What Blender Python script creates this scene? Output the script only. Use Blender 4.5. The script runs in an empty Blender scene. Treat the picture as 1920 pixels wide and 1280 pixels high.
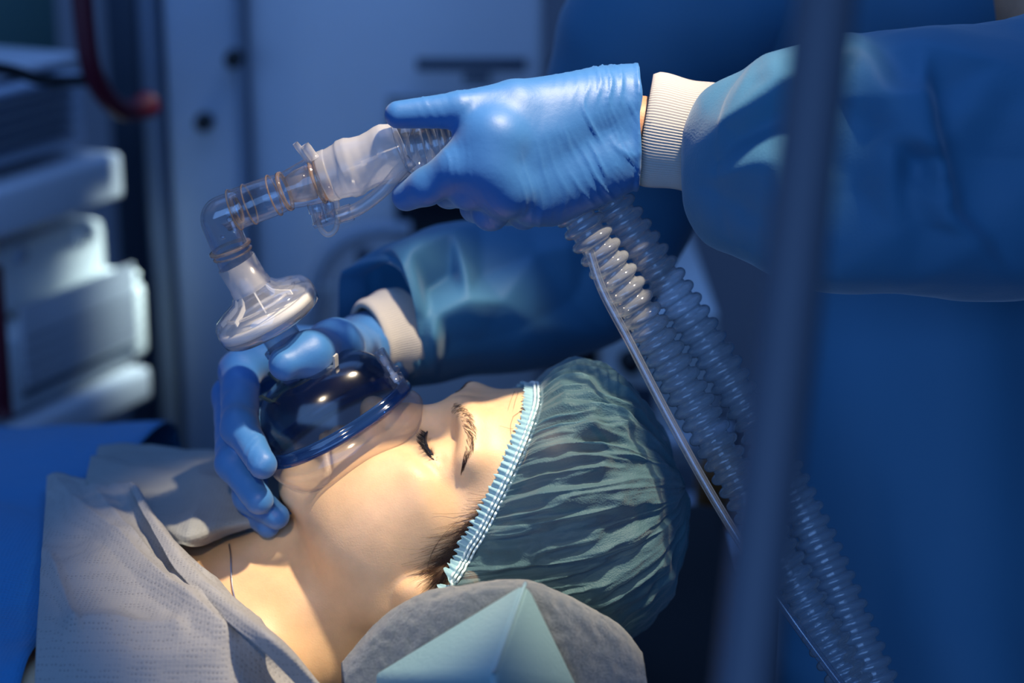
import bpy, bmesh, math, random
import numpy as np
from mathutils import Vector, Matrix, noise as mnoise

# ------------------------------------------------------------------ camera
FOCAL = 70.0
D0 = 1.28                                  # distance of the subject along the axis
PITCH = math.radians(17)
FPX = FOCAL / 36.0 * 1920.0
FWD = np.array([0, math.cos(PITCH), -math.sin(PITCH)])
UPV = np.array([0, math.sin(PITCH), math.cos(PITCH)])
CAMP = np.array([0, 0, 1.2]) - D0 * FWD
scene = bpy.context.scene
COL = scene.collection
cam_data = bpy.data.cameras.new('camera')
cam = bpy.data.objects.new('camera', cam_data)
COL.objects.link(cam)
cam.location = CAMP
cam.rotation_euler = (math.pi / 2 - PITCH, 0, 0)
cam_data.lens = FOCAL
cam_data.sensor_width = 36.0
cam_data.clip_start = 0.05
cam_data.dof.use_dof = True
cam_data.dof.focus_distance = D0 - 0.03
cam_data.dof.aperture_fstop = 3.2
scene.camera = cam

# ------------------------------------------------------------------ light
vs = scene.view_settings
vs.view_transform = 'Standard'
vs.look = 'None'
vs.exposure = 0.0
vs.gamma = 1.0
vs.use_curve_mapping = False
w = bpy.data.worlds.new('world')
scene.world = w
w.use_nodes = True
w.node_tree.nodes['Background'].inputs[0].default_value = (0.13, 0.32, 0.80, 1)
w.node_tree.nodes['Background'].inputs[1].default_value = 0.13


def aim(o, tgt):
    d = Vector(tgt) - Vector(o.location)
    o.rotation_euler = d.to_track_quat('-Z', 'Y').to_euler()


def spot(name, loc, tgt, power, color, angle, blend, radius):
    l = bpy.data.lights.new(name, 'SPOT')
    l.energy = power
    l.color = color
    l.spot_size = math.radians(angle)
    l.spot_blend = blend
    l.shadow_soft_size = radius
    o = bpy.data.objects.new(name, l)
    COL.objects.link(o)
    o.location = loc
    aim(o, tgt)
    return o


def area(name, loc, tgt, power, color, sx, sy):
    l = bpy.data.lights.new(name, 'AREA')
    l.shape = 'RECTANGLE'
    l.size = sx
    l.size_y = sy
    l.energy = power
    l.color = color
    o = bpy.data.objects.new(name, l)
    COL.objects.link(o)
    o.location = loc
    aim(o, tgt)
    return o


def P(px, py, dd=0.0):
    """point that stands dd beyond the subject distance on the sight line of a pixel"""
    d = D0 + dd
    return CAMP + d * FWD + np.array([1.0, 0, 0]) * ((px - 960) / FPX * d) + UPV * ((640 - py) / FPX * d)


def PX(p):
    r = np.asarray(p) - CAMP
    d = r @ FWD
    return 960 + r[0] / d * FPX, 640 - (r @ UPV) / d * FPX, d - D0


PXM = D0 / FPX                              # metres per pixel at the subject

LT = P(835, 890, 0.0)                       # the middle of the lit field
spot('surgical_lamp_beam', LT + 1.45 * np.array([0.30, -0.125, 0.945]), LT, 180, (1.0, 0.81, 0.56), 16.0, 0.45, 0.035)
L2 = P(690, 950, -0.01)
spot('warm_face_fill', L2 + 1.5 * np.array([-0.10, -0.78, 0.62]), L2, 30, (1.0, 0.80, 0.56), 12.5, 0.8, 0.05)  # added warm fill that lifts the shade on face and neck
area('blue_front_fill', (-0.7, -3.0, 1.9), (0.1, 0.6, 1.15), 53, (0.185, 0.40, 0.90), 3.2, 1.8)  # added blue fill from behind the camera
area('background_fill', (-0.2, 0.55, 3.1), (0, 1.2, 1.0), 22, (0.17, 0.38, 0.95), 2.4, 1.6)  # added overhead blue fill to brighten the equipment behind
spot('cart_task_light', P(700, -330, 0.62), P(244, 545, 0.92), 52, (0.80, 1.0, 0.94), 19, 1.0, 0.05)
# ------------------------------------------------------------------ numpy shapes
def V(*a):
    return np.array(a, dtype=np.float64)


def unit(v):
    v = np.asarray(v, dtype=np.float64)
    return v / (np.linalg.norm(v) + 1e-12)


def smin(a, b, k):
    if k <= 0:
        return np.minimum(a, b)
    h = np.maximum(k - np.abs(a - b), 0) / k
    return np.minimum(a, b) - h * h * k * 0.25


def smax(a, b, k):
    return -smin(-a, -b, k)


def s_ell(p, c, r, R=None):
    q = p - np.asarray(c)
    if R is not None:
        q = q @ R
    r = np.asarray(r, dtype=np.float64)
    k0 = np.sqrt(((q / r) ** 2).sum(1))
    k1 = np.sqrt(((q / (r * r)) ** 2).sum(1)) + 1e-9
    return k0 * (k0 - 1.0) / k1


def s_rc(p, a, b, r1, r2):
    """round cone"""
    a = np.asarray(a, dtype=np.float64)
    b = np.asarray(b, dtype=np.float64)
    ba = b - a
    l2 = ba @ ba
    rr = r1 - r2
    a2 = l2 - rr * rr
    if a2 <= 1e-12:
        if r1 > r2:
            return np.sqrt(((p - a) ** 2).sum(1)) - r1
        return np.sqrt(((p - b) ** 2).sum(1)) - r2
    il2 = 1.0 / l2
    pa = p - a
    y = pa @ ba
    z = y - l2
    x2 = ((pa * l2 - np.outer(y, ba)) ** 2).sum(1)
    y2 = y * y * l2
    z2 = z * z * l2
    k = np.sign(rr) * rr * rr * x2
    out = (np.sqrt(np.maximum(x2 * a2 * il2, 0)) + y * rr) * il2 - r1
    m1 = np.sign(z) * a2 * z2 > k
    out = np.where(m1, np.sqrt(x2 + z2) * il2 - r2, out)
    m2 = (~m1) & (np.sign(y) * a2 * y2 < k)
    out = np.where(m2, np.sqrt(x2 + y2) * il2 - r1, out)
    return out


def s_chain(p, pts, rad, k=0.0):
    d = None
    for i in range(len(pts) - 1):
        e = s_rc(p, pts[i], pts[i + 1], rad[i], rad[i + 1])
        d = e if d is None else smin(d, e, k)
    return d


def surface(f, lo, hi, h, blk=8, project=2):
    """naive surface nets of an implicit function; only blocks near the surface are evaluated"""
    lo = np.asarray(lo, dtype=np.float64)
    hi = np.asarray(hi, dtype=np.float64)
    nb = np.maximum(1, np.ceil((hi - lo) / (h * blk)).astype(int))
    n = nb * blk + 1
    cs = [lo[i] + (np.arange(nb[i]) + 0.5) * h * blk for i in range(3)]
    C = np.stack(np.meshgrid(*cs, indexing='ij'), -1).reshape(-1, 3)
    dc = f(C)
    D = np.empty(n, dtype=np.float32)
    D[:] = 1.0
    dcb = dc.reshape(nb)
    big = np.repeat(np.repeat(np.repeat(dcb, blk, 0), blk, 1), blk, 2)
    D[:-1, :-1, :-1] = big
    D[-1] = 1
    D[:, -1] = 1
    D[:, :, -1] = 1
    near = np.argwhere(np.abs(dcb) < h * blk * 1.35)
    off = np.stack(np.meshgrid(*[np.arange(blk + 1)] * 3, indexing='ij'), -1).reshape(-1, 3)
    step = 400
    for s in range(0, len(near), step):
        bi = near[s:s + step]
        idx = (bi[:, None, :] * blk + off[None]).reshape(-1, 3)
        d = f(lo + idx * h)
        D[idx[:, 0], idx[:, 1], idx[:, 2]] = d
    S = D < 0
    c8 = [(0, 0, 0), (1, 0, 0), (0, 1, 0), (1, 1, 0), (0, 0, 1), (1, 0, 1), (0, 1, 1), (1, 1, 1)]

    def sl(A, c):
        return A[c[0]:A.shape[0] - 1 + c[0], c[1]:A.shape[1] - 1 + c[1], c[2]:A.shape[2] - 1 + c[2]]
    cnt = sum(sl(S, c).astype(np.int8) for c in c8)
    mask = (cnt > 0) & (cnt < 8)
    ids = -np.ones(mask.shape, dtype=np.int64)
    cells = np.argwhere(mask)
    ids[mask] = np.arange(len(cells))
    acc = np.zeros((len(cells), 3))
    num = np.zeros(len(cells))
    for i in range(8):
        for j in range(i + 1, 8):
            a, b = np.array(c8[i]), np.array(c8[j])
            if np.abs(a - b).sum() != 1:
                continue
            d0 = D[tuple((cells + a).T)]
            d1 = D[tuple((cells + b).T)]
            m = (d0 < 0) != (d1 < 0)
            t = np.where(m, d0 / np.where(m, d0 - d1, 1), 0)
            acc += np.where(m[:, None], a + t[:, None] * (b - a), 0)
            num += m
    verts = lo + (cells + acc / num[:, None]) * h
    faces = []
    for ax in range(3):
        u, v = (ax + 1) % 3, (ax + 2) % 3
        A = S.take(range(0, S.shape[ax] - 1), ax)
        B = S.take(range(1, S.shape[ax]), ax)
        e = np.argwhere(A != B)
        ok = (e[:, u] > 0) & (e[:, v] > 0) & (e[:, u] < S.shape[u] - 1) & (e[:, v] < S.shape[v] - 1)
        e = e[ok]
        flip = A[tuple(e.T)]
        du = np.zeros(3, int)
        du[u] = 1
        dv = np.zeros(3, int)
        dv[v] = 1
        q = [ids[tuple((e - du - dv).T)], ids[tuple((e - dv).T)], ids[tuple(e.T)], ids[tuple((e - du).T)]]
        Q = np.stack(q, 1)
        Q[~flip] = Q[~flip][:, ::-1]
        faces.append(Q)
    F = np.concatenate(faces)
    F = F[(F >= 0).all(1)]
    for _ in range(project):
        e = h * 0.3
        d = f(verts)
        g = np.stack([(f(verts + np.eye(3)[i] * e) - d) / e for i in range(3)], 1)
        verts = verts - np.clip(d, -h, h)[:, None] * g / np.maximum((g * g).sum(1), 0.3)[:, None]
    return verts, F


# ---- noise
_rng = np.random.RandomState(7)
_perm = _rng.permutation(4096)


def _hash(ix, iy, iz):
    return _perm[(ix + _perm[(iy + _perm[iz & 4095]) & 4095]) & 4095] / 2048.0 - 1.0


def vnoise(p):
    """smooth value noise, -1..1"""
    i = np.floor(p).astype(np.int64)
    t = p - i
    t = t * t * t * (t * (t * 6 - 15) + 10)
    r = 0
    for dx in (0, 1):
        for dy in (0, 1):
            for dz in (0, 1):
                wgt = (t[:, 0] if dx else 1 - t[:, 0]) * (t[:, 1] if dy else 1 - t[:, 1]) * (t[:, 2] if dz else 1 - t[:, 2])
                r = r + wgt * _hash(i[:, 0] + dx, i[:, 1] + dy, i[:, 2] + dz)
    return r


def fbm(p, o=3):
    r = 0
    a = 1.0
    for k in range(o):
        r = r + a * vnoise(p * 2 ** k + 17.3 * k)
        a *= 0.5
    return r


def ridged(p, o=2):
    r = 0
    a = 1.0
    for k in range(o):
        r = r + a * (1 - 2 * np.abs(vnoise(p * 2 ** k + 31.7 * k)))
        a *= 0.5
    return r


def crumple(p, seed=0, n=10, warp=0.35):
    """sharp creases between flat facets, like stiff non-woven cloth; about -1..1"""
    rs = np.random.RandomState(seed)
    q = p + warp * np.stack([vnoise(p * 0.8 + 11.1 + seed), vnoise(p * 0.8 + 47.7 + seed), vnoise(p * 0.8 + 83.3 + seed)], 1)
    out = 0
    tot = 0
    for i in range(n):
        d = unit(rs.randn(3))
        fr = rs.uniform(0.35, 1.3)
        ph = rs.uniform(0, 1)
        t = (q @ d) * fr + ph
        tri = np.abs((t % 1.0) - 0.5) * 4 - 1
        a = 1.0 / fr ** 0.7
        out = out + a * tri
        tot += a * a
    return out / math.sqrt(tot)


# ---- linking
def obj(name, verts, faces, mat, parent=None, smooth=True, world=None):
    me = bpy.data.meshes.new(name)
    if isinstance(verts, np.ndarray):
        verts = verts.tolist()
    if isinstance(faces, np.ndarray):
        faces = faces.tolist()
    me.from_pydata(verts, [], faces)
    me.update()
    if smooth:
        me.polygons.foreach_set('use_smooth', [True] * len(me.polygons))
    o = bpy.data.objects.new(name, me)
    COL.objects.link(o)
    if mat is not None:
        me.materials.append(mat)
    if parent is not None:
        o.parent = parent
        o.matrix_parent_inverse = parent.matrix_world.inverted()
    return o


def thing(name, label, cat, loc, group=None):
    o = bpy.data.objects.new(name, None)
    o.empty_display_size = 0.02
    COL.objects.link(o)
    o.location = loc
    o.matrix_world = Matrix.Translation(Vector(loc))
    o['label'] = label
    o['category'] = cat
    if group:
        o['group'] = group
    return o


def tag(o, label, cat, group=None, kind=None):
    o['label'] = label
    if cat:
        o['category'] = cat
    if group:
        o['group'] = group
    if kind:
        o['kind'] = kind
    return o


class MB:
    """collects pieces into one mesh"""

    def __init__(s):
        s.v = []
        s.f = []
        s.n = 0

    def add(s, v, f):
        v = np.asarray(v, dtype=np.float64)
        s.v.append(v)
        for q in (f.tolist() if isinstance(f, np.ndarray) else f):
            s.f.append([i + s.n for i in q])
        s.n += len(v)
        return s

    def grid(s, G, cu=False, cv=False, capu=False):
        v, f = gridmesh(G, cu, cv)
        return s.add(v, f)

    def build(s, name, mat, parent=None, smooth=True):
        return obj(name, np.concatenate(s.v), s.f, mat, parent, smooth)


def gridmesh(G, cu=False, cv=False):
    nu, nv = G.shape[:2]
    I = np.arange(nu * nv).reshape(nu, nv)
    if cu:
        I = np.concatenate([I, I[:1]], 0)
    if cv:
        I = np.concatenate([I, I[:, :1]], 1)
    F = np.stack([I[:-1, :-1], I[1:, :-1], I[1:, 1:], I[:-1, 1:]], -1).reshape(-1, 4)
    return G.reshape(-1, 3), F


def frames(pts, up=(0, 0, 1)):
    pts = np.asarray(pts, dtype=np.float64)
    T = np.gradient(pts, axis=0)
    T /= np.linalg.norm(T, axis=1)[:, None] + 1e-12
    up = np.asarray(up, dtype=np.float64)
    a = up - T[0] * (up @ T[0])
    if np.linalg.norm(a) < 1e-3:
        a = np.array([1.0, 0, 0]) - T[0] * T[0][0]
    N = [unit(a)]
    for i in range(1, len(pts)):
        n = N[-1] - T[i] * (N[-1] @ T[i])
        N.append(unit(n))
    N = np.array(N)
    return T, N, np.cross(T, N)


def catmull(pts, n):
    """n samples of a smooth curve through pts (any dimension), even in parameter"""
    p = np.asarray(pts, dtype=np.float64)
    p = np.concatenate([2 * p[:1] - p[1:2], p, 2 * p[-1:] - p[-2:-1]])
    m = len(p) - 3
    t = np.linspace(0, m, n)
    i = np.minimum(t.astype(int), m - 1)
    u = (t - i)[:, None]
    a, b, c, d = p[i], p[i + 1], p[i + 2], p[i + 3]
    return 0.5 * (2 * b + (c - a) * u + (2 * a - 5 * b + 4 * c - d) * u ** 2 + (3 * b - a - 3 * c + d) * u ** 3)


def tubegrid(pts, rad, nv=16, up=(0, 0, 1), ry=None):
    pts = np.asarray(pts, dtype=np.float64)
    n = len(pts)
    r = np.full(n, rad) if np.isscalar(rad) else np.asarray(rad, dtype=np.float64)
    r2 = r if ry is None else (np.full(n, ry) if np.isscalar(ry) else np.asarray(ry))
    T, N, B = frames(pts, up)
    a = np.linspace(0, 2 * math.pi, nv, endpoint=False)
    return pts[:, None] + r[:, None, None] * np.cos(a)[None, :, None] * N[:, None] + r2[:, None, None] * np.sin(a)[None, :, None] * B[:, None]


def add_tube(mb, pts, rad, nv=12, caps=True, up=(0, 0, 1), ry=None):
    G = tubegrid(pts, rad, nv, up, ry)
    v, f = gridmesh(G, False, True)
    f = f[:, ::-1].tolist()
    if caps:
        f.append(list(range(nv)))
        f.append(list(range((G.shape[0] - 1) * nv, G.shape[0] * nv))[::-1])
    mb.add(v, f)
    return mb


def lathe(prof, origin, axis, nv=48, side=None, closed=False):
    """prof: (radius, height) pairs turned about axis"""
    prof = np.asarray(prof, dtype=np.float64)
    ax = unit(axis)
    s = unit(np.cross(ax, V(0, 1, 0.13))) if side is None else unit(side - ax * (np.asarray(side) @ ax))
    b = np.cross(ax, s)
    a = np.linspace(0, 2 * math.pi, nv, endpoint=False)
    ring = np.cos(a)[:, None] * s + np.sin(a)[:, None] * b
    G = np.asarray(origin) + prof[:, None, 1:2] * ax + prof[:, None, 0:1] * ring[None]
    v, f = gridmesh(G, closed, True)
    return v, f


def box(c, size, R=None, bev=0.0):
    """box mesh, edges chamfered"""
    x, y, z = [d / 2 for d in size]
    bm = bmesh.new()
    bmesh.ops.create_cube(bm, size=1)
    for vv in bm.verts:
        vv.co = Vector((vv.co.x * 2 * x, vv.co.y * 2 * y, vv.co.z * 2 * z))
    if bev > 0:
        bmesh.ops.bevel(bm, geom=bm.edges[:], offset=bev, segments=2, affect='EDGES', profile=0.6)
    v = np.array([vv.co[:] for vv in bm.verts])
    bm.verts.index_update()
    f = [[q.index for q in ff.verts] for ff in bm.faces]
    bm.free()
    if R is not None:
        v = v @ np.asarray(R).T
    return v + np.asarray(c), f


def mapped(v, M):
    M = np.asarray(M)
    return v @ M[:3, :3].T + M[:3, 3]


# ---- materials
def new_mat(name):
    m = bpy.data.materials.new(name)
    m.use_nodes = True
    nt = m.node_tree
    for n in list(nt.nodes):
        nt.nodes.remove(n)
    out = nt.nodes.new('ShaderNodeOutputMaterial')
    return m, nt, out


def ramp(nt, fac, stops):
    r = nt.nodes.new('ShaderNodeValToRGB')
    el = r.color_ramp.elements
    while len(el) < len(stops):
        el.new(0.5)
    for e, (pos, c) in zip(el, stops):
        e.position = pos
        e.color = (*c, 1) if len(c) == 3 else c
    nt.links.new(fac, r.inputs[0])
    return r.outputs[0]


def noise_tex(nt, scale, detail=3, rough=0.55, vec=None, stretch=None):
    n = nt.nodes.new('ShaderNodeTexNoise')
    n.inputs['Scale'].default_value = scale
    n.inputs['Detail'].default_value = detail
    n.inputs['Roughness'].default_value = rough
    tc = nt.nodes.new('ShaderNodeTexCoord')
    v = tc.outputs['Object'] if vec is None else vec
    if stretch:
        mp = nt.nodes.new('ShaderNodeMapping')
        mp.inputs['Scale'].default_value = stretch
        nt.links.new(v, mp.inputs[0])
        v = mp.outputs[0]
    nt.links.new(v, n.inputs['Vector'])
    return n.outputs[0]


def bump(nt, h, strength, dist, prev=None):
    b = nt.nodes.new('ShaderNodeBump')
    b.inputs['Strength'].default_value = strength
    b.inputs['Distance'].default_value = dist
    nt.links.new(h, b.inputs['Height'])
    if prev is not None:
        nt.links.new(prev, b.inputs['Normal'])
    return b.outputs[0]


def principled(name, color, rough=0.5, metal=0.0, var=0.0, vscale=20, bumps=(), sheen=0.0, sss=0.0, coat=0.0, spec=0.5, trans=0.0, trcol=None):
    m, nt, out = new_mat(name)
    b = nt.nodes.new('ShaderNodeBsdfPrincipled')
    b.inputs['Base Color'].default_value = (*color, 1)
    b.inputs['Roughness'].default_value = rough
    b.inputs['Metallic'].default_value = metal
    b.inputs['Specular IOR Level'].default_value = spec
    if sheen:
        b.inputs['Sheen Weight'].default_value = sheen
        b.inputs['Sheen Roughness'].default_value = 0.4
    if coat:
        b.inputs['Coat Weight'].default_value = coat
        b.inputs['Coat Roughness'].default_value = 0.2
    if sss:
        b.inputs['Subsurface Weight'].default_value = sss
        b.inputs['Subsurface Radius'].default_value = (1.0, 0.4, 0.2)
        b.inputs['Subsurface Scale'].default_value = 0.006
    if var:
        n = noise_tex(nt, vscale)
        c = np.array(color)
        col = ramp(nt, n, [(0.3, tuple(c * (1 - var))), (0.7, tuple(np.minimum(c * (1 + var), 1)))])
        nt.links.new(col, b.inputs['Base Color'])
    prev = None
    for sc, st, di in bumps:
        prev = bump(nt, noise_tex(nt, sc, 4), st, di, prev)
    if prev is not None:
        nt.links.new(prev, b.inputs['Normal'])
    sh = b.outputs[0]
    if trans:
        t = nt.nodes.new('ShaderNodeBsdfTranslucent')
        t.inputs[0].default_value = (*(trcol or color), 1)
        if prev is not None:
            nt.links.new(prev, t.inputs['Normal'])
        mx = nt.nodes.new('ShaderNodeMixShader')
        mx.inputs[0].default_value = trans
        nt.links.new(sh, mx.inputs[1])
        nt.links.new(t.outputs[0], mx.inputs[2])
        sh = mx.outputs[0]
    nt.links.new(sh, out.inputs[0])
    return m


def clear_plastic(name, tint=(1, 1, 1), body=0.0, bodycol=(0.8, 0.8, 0.8), edge=0.5, rough=0.05, gloss=1.0, edgecol=None):
    """thin clear or frosted plastic: see-through face on, milky and shiny at grazing angles"""
    m, nt, out = new_mat(name)
    tr = nt.nodes.new('ShaderNodeBsdfTransparent')
    tr.inputs[0].default_value = (*tint, 1)
    gl = nt.nodes.new('ShaderNodeBsdfGlossy')
    gl.inputs['Roughness'].default_value = rough
    df = nt.nodes.new('ShaderNodeBsdfDiffuse')
    df.inputs[0].default_value = (*bodycol, 1)
    tl = nt.nodes.new('ShaderNodeBsdfTranslucent')
    tl.inputs[0].default_value = (*bodycol, 1)
    dd = nt.nodes.new('ShaderNodeMixShader')
    dd.inputs[0].default_value = 0.4
    nt.links.new(df.outputs[0], dd.inputs[1])
    nt.links.new(tl.outputs[0], dd.inputs[2])
    lw = nt.nodes.new('ShaderNodeLayerWeight')
    lw.inputs[0].default_value = 0.35
    mr = nt.nodes.new('ShaderNodeMapRange')
    mr.inputs['From Min'].default_value = 0.25
    mr.inputs['From Max'].default_value = 0.95
    mr.inputs['To Min'].default_value = body
    mr.inputs['To Max'].default_value = min(1.0, body + edge)
    nt.links.new(lw.outputs['Facing'], mr.inputs[0])
    m1 = nt.nodes.new('ShaderNodeMixShader')
    nt.links.new(mr.outputs[0], m1.inputs[0])
    nt.links.new(tr.outputs[0], m1.inputs[1])
    if edgecol:
        e2 = nt.nodes.new('ShaderNodeBsdfDiffuse')
        e2.inputs[0].default_value = (*edgecol, 1)
        me = nt.nodes.new('ShaderNodeMixShader')
        mr2 = nt.nodes.new('ShaderNodeMapRange')
        mr2.inputs['From Min'].default_value = 0.55
        mr2.inputs['From Max'].default_value = 0.9
        nt.links.new(lw.outputs['Facing'], mr2.inputs[0])
        nt.links.new(mr2.outputs[0], me.inputs[0])
        nt.links.new(dd.outputs[0], me.inputs[1])
        nt.links.new(e2.outputs[0], me.inputs[2])
        nt.links.new(me.outputs[0], m1.inputs[2])
    else:
        nt.links.new(dd.outputs[0], m1.inputs[2])
    pw = nt.nodes.new('ShaderNodeMath')
    pw.operation = 'POWER'
    pw.inputs[1].default_value = 3.5
    lf = nt.nodes.new('ShaderNodeLayerWeight')
    lf.inputs[0].default_value = 0.5
    nt.links.new(lf.outputs['Facing'], pw.inputs[0])
    mg = nt.nodes.new('ShaderNodeMath')
    mg.operation = 'MULTIPLY_ADD'
    mg.inputs[1].default_value = 0.55 * gloss
    mg.inputs[2].default_value = 0.045 * gloss
    mg.use_clamp = True
    nt.links.new(pw.outputs[0], mg.inputs[0])
    m2 = nt.nodes.new('ShaderNodeMixShader')
    nt.links.new(mg.outputs[0], m2.inputs[0])
    nt.links.new(m1.outputs[0], m2.inputs[1])
    nt.links.new(gl.outputs[0], m2.inputs[2])
    nt.links.new(m2.outputs[0], out.inputs[0])
    return m
# ------------------------------------------------------------------ room shell and what stands behind
def struct(name, v, f, mat, smooth=False):
    o = obj(name, v, f, mat, None, smooth)
    o['kind'] = 'structure'
    return o


wall_m = principled('wall_paint', (0.42, 0.43, 0.50), 0.6, var=0.05, vscale=3, bumps=[(60, 0.1, 0.002)])
floor_m = principled('dark_vinyl_floor', (0.03, 0.035, 0.05), 0.35, var=0.2, vscale=8)
v, f = box((0, 1.2, -0.025), (6.4, 6.4, 0.05))
struct('floor', v, f, floor_m)
v, f = box((0, 3.35, 1.5), (6.4, 0.1, 3.0))
struct('wall_back', v, f, wall_m)

panel_m = principled('machine_enamel', (0.62, 0.64, 0.70), 0.4, var=0.04, vscale=6, bumps=[(150, 0.05, 0.0005)])
greyp_m = principled('grey_enamel', (0.36, 0.42, 0.52), 0.45, var=0.05, vscale=6)
darkp_m = principled('dark_enamel', (0.05, 0.07, 0.11), 0.5)
void_m = principled('black_recess', (0.006, 0.008, 0.012), 0.6)
screen_m = principled('dark_screen_glass', (0.008, 0.012, 0.02), 0.15, coat=0.5)
lamp_edge_m = principled('pale_plastic', (0.75, 0.78, 0.80), 0.4)
red_m = principled('dark_red_plastic', (0.085, 0.002, 0.012), 0.5)
steelp_m = principled('painted_post', (0.075, 0.10, 0.15), 0.5, metal=0.0)


def PYD(px, py, y):
    a = P(px, py, 0.0) - CAMP
    return CAMP + a * ((y - CAMP[1]) / a[1])


def front_box(x0, y0, x1, y1, y, depth, bev=0.004):
    """box whose front face, in the upright plane y, covers a pixel rectangle"""
    cx = (x0 + x1) / 2
    a = PYD(x0, (y0 + y1) / 2, y)
    b = PYD(x1, (y0 + y1) / 2, y)
    t = PYD(cx, y0, y)
    c = PYD(cx, y1, y)
    return box(((a[0] + b[0]) / 2, y + depth / 2, (t[2] + c[2]) / 2), (b[0] - a[0], depth, t[2] - c[2]), None, bev)


YM = PYD(740, 400, 1.0)[1]
YM = P(740, 400, 1.05)[1]
machine = thing('anaesthesia_machine', 'tall pale blue-lit anaesthesia machine with dark screens behind the hands', 'machine', (0.05, YM + 0.25, 0.0))
xl, xr = PYD(468, 300, YM)[0], PYD(1018, 300, YM)[0]
v, f = box(((xl + xr) / 2, YM + 0.26, 0.93), (xr - xl, 0.5, 1.74), None, 0.012)
obj('cabinet', v, f, panel_m, machine)
for (x0, y0, x1, y1, m, nm, dep) in ((730, 184, 900, 262, screen_m, 'screen', 0.012), (742, 330, 905, 442, screen_m, 'screen', 0.012), (780, 110, 986, 133, darkp_m, 'slot', 0.008),
                                      (868, 139, 918, 156, darkp_m, 'label_plate', 0.006), (668, 468, 692, 520, darkp_m, 'latch', 0.012), (588, 536, 628, 552, lamp_edge_m, 'strip', 0.008)):
    v, f = front_box(x0, y0, x1, y1, YM - dep, dep, 0.002)
    obj(nm, v, f, m, machine)
v, f = front_box(724, 178, 906, 268, YM - 0.004, 0.006, 0.002)
obj('bezel', v, f, greyp_m, machine)
v, f = front_box(736, 324, 911, 448, YM - 0.004, 0.006, 0.002)
obj('bezel', v, f, greyp_m, machine)
hz = catmull(np.array([PYD(a, b, YM - 0.03) for a, b in ((578, 640), (584, 570), (598, 505), (630, 460), (675, 436), (720, 428), (770, 430))]), 40)
mb = MB()
add_tube(mb, hz, 0.0085, 14)
mb.build('cable', greyp_m, machine)

# lower unit behind the cap: sockets, knobs, an amber bottle
YL = P(1200, 700, 0.78)[1]
unit_ = thing('vaporiser_trolley', 'white instrument trolley with black knobs behind the cap', 'trolley', (0.22, YL + 0.2, 0.0))
xa, xb = PYD(1134, 700, YL)[0], PYD(1345, 700, YL)[0]
zt = PYD(1200, 585, YL)[2]
zb = PYD(1200, 985, YL)[2]
v, f = box(((xa + xb) / 2, YL + 0.2, (zt + zb) / 2), (xb - xa, 0.4, zt - zb), None, 0.006)
obj('housing', v, f, lamp_edge_m, unit_)
v, f = box(((xa + xb) / 2, YL + 0.2, zb / 2), (xb - xa - 0.02, 0.38, zb), None, 0.006)
obj('plinth', v, f, void_m, unit_)
for (x0, y0, x1, y1, m, nm, dep) in ((1136, 727, 1226, 812, darkp_m, 'drawer', 0.006), (1262, 872, 1345, 962, greyp_m, 'door', 0.006), (1228, 826, 1312, 850, panel_m, 'ledge', 0.03)):
    v, f = front_box(x0, y0, x1, y1, YL - dep, dep, 0.002)
    obj(nm, v, f, m, unit_)
for (cx, cy) in ((1182, 676), (1190, 766)):
    c = PYD(cx, cy, YL)
    v, f = lathe([(0, 0.022), (0.0085, 0.022), (0.0095, 0.018), (0.0100, 0.002), (0.013, 0.0), (0.013, -0.006)], c, V(0, -1, 0), 24)
    obj('knob', v, f, void_m, unit_)
amb = PYD(1352, 912, YL - 0.14)
bottle = thing('amber_bottle', 'blurred amber-brown bottle behind the corrugated hoses', 'bottle', tuple(amb + V(0, 0, -0.036)))
v, f = lathe([(0, -0.036), (0.024, -0.036), (0.026, -0.032), (0.026, 0.016), (0.018, 0.030), (0.010, 0.036), (0.010, 0.05), (0, 0.05)], amb, V(0, 0, 1), 32)
obj('glass', v, f, principled('amber_glass', (0.22, 0.085, 0.02), 0.2, coat=0.4), bottle)
v, f = lathe([(0.0, 0.048), (0.0115, 0.048), (0.0115, 0.064), (0, 0.064)], amb, V(0, 0, 1), 24)
obj('bottle_cap', v, f, greyp_m, bottle)
shelf_t = thing('side_stand', 'low dark stand carrying the amber bottle', 'stand', (amb[0], amb[1], 0))
zs = amb[2] - 0.0365
v, f = box((amb[0] + 0.03, amb[1], zs - 0.01), (0.12, 0.16, 0.02), None, 0.004)
obj('tray', v, f, greyp_m, shelf_t)
v, f = box((amb[0] + 0.03, amb[1], (zs - 0.02) / 2), (0.09, 0.13, zs - 0.02), None, 0.004)
obj('pedestal', v, f, darkp_m, shelf_t)
bx0, bx1 = PYD(1036, 700, YL + 0.15)[0], PYD(1134, 700, YL)[0] - 0.004
v, f = box(((bx0 + bx1) / 2, YL + 0.3, 0.601), (bx1 - bx0, 0.3, 1.2), None, 0.01)
o = obj('gap_shade_box', v, f, void_m)  # black box put in where the gap is only in shade
tag(o, 'narrow black box standing in for the shaded gap between the far sleeve and the white trolley', 'cabinet')

# ---- equipment cart at the left, its side turned towards us
AD = unit(V(0.42, 0.90, 0))
ND = V(0.90, -0.42, 0) / math.hypot(0.9, 0.42)
Q0 = P(288, 690, 0.95)
CR = np.stack([AD, -ND, V(0, 0, 1)], 1)


def PL(px, py, off=0.0):
    """point on the cart's side plane (off metres in front of it) seen at a pixel"""
    a = P(px, py, 0.0) - CAMP
    return CAMP + a * (((Q0 + ND * off - CAMP) @ ND) / (a @ ND))


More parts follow.
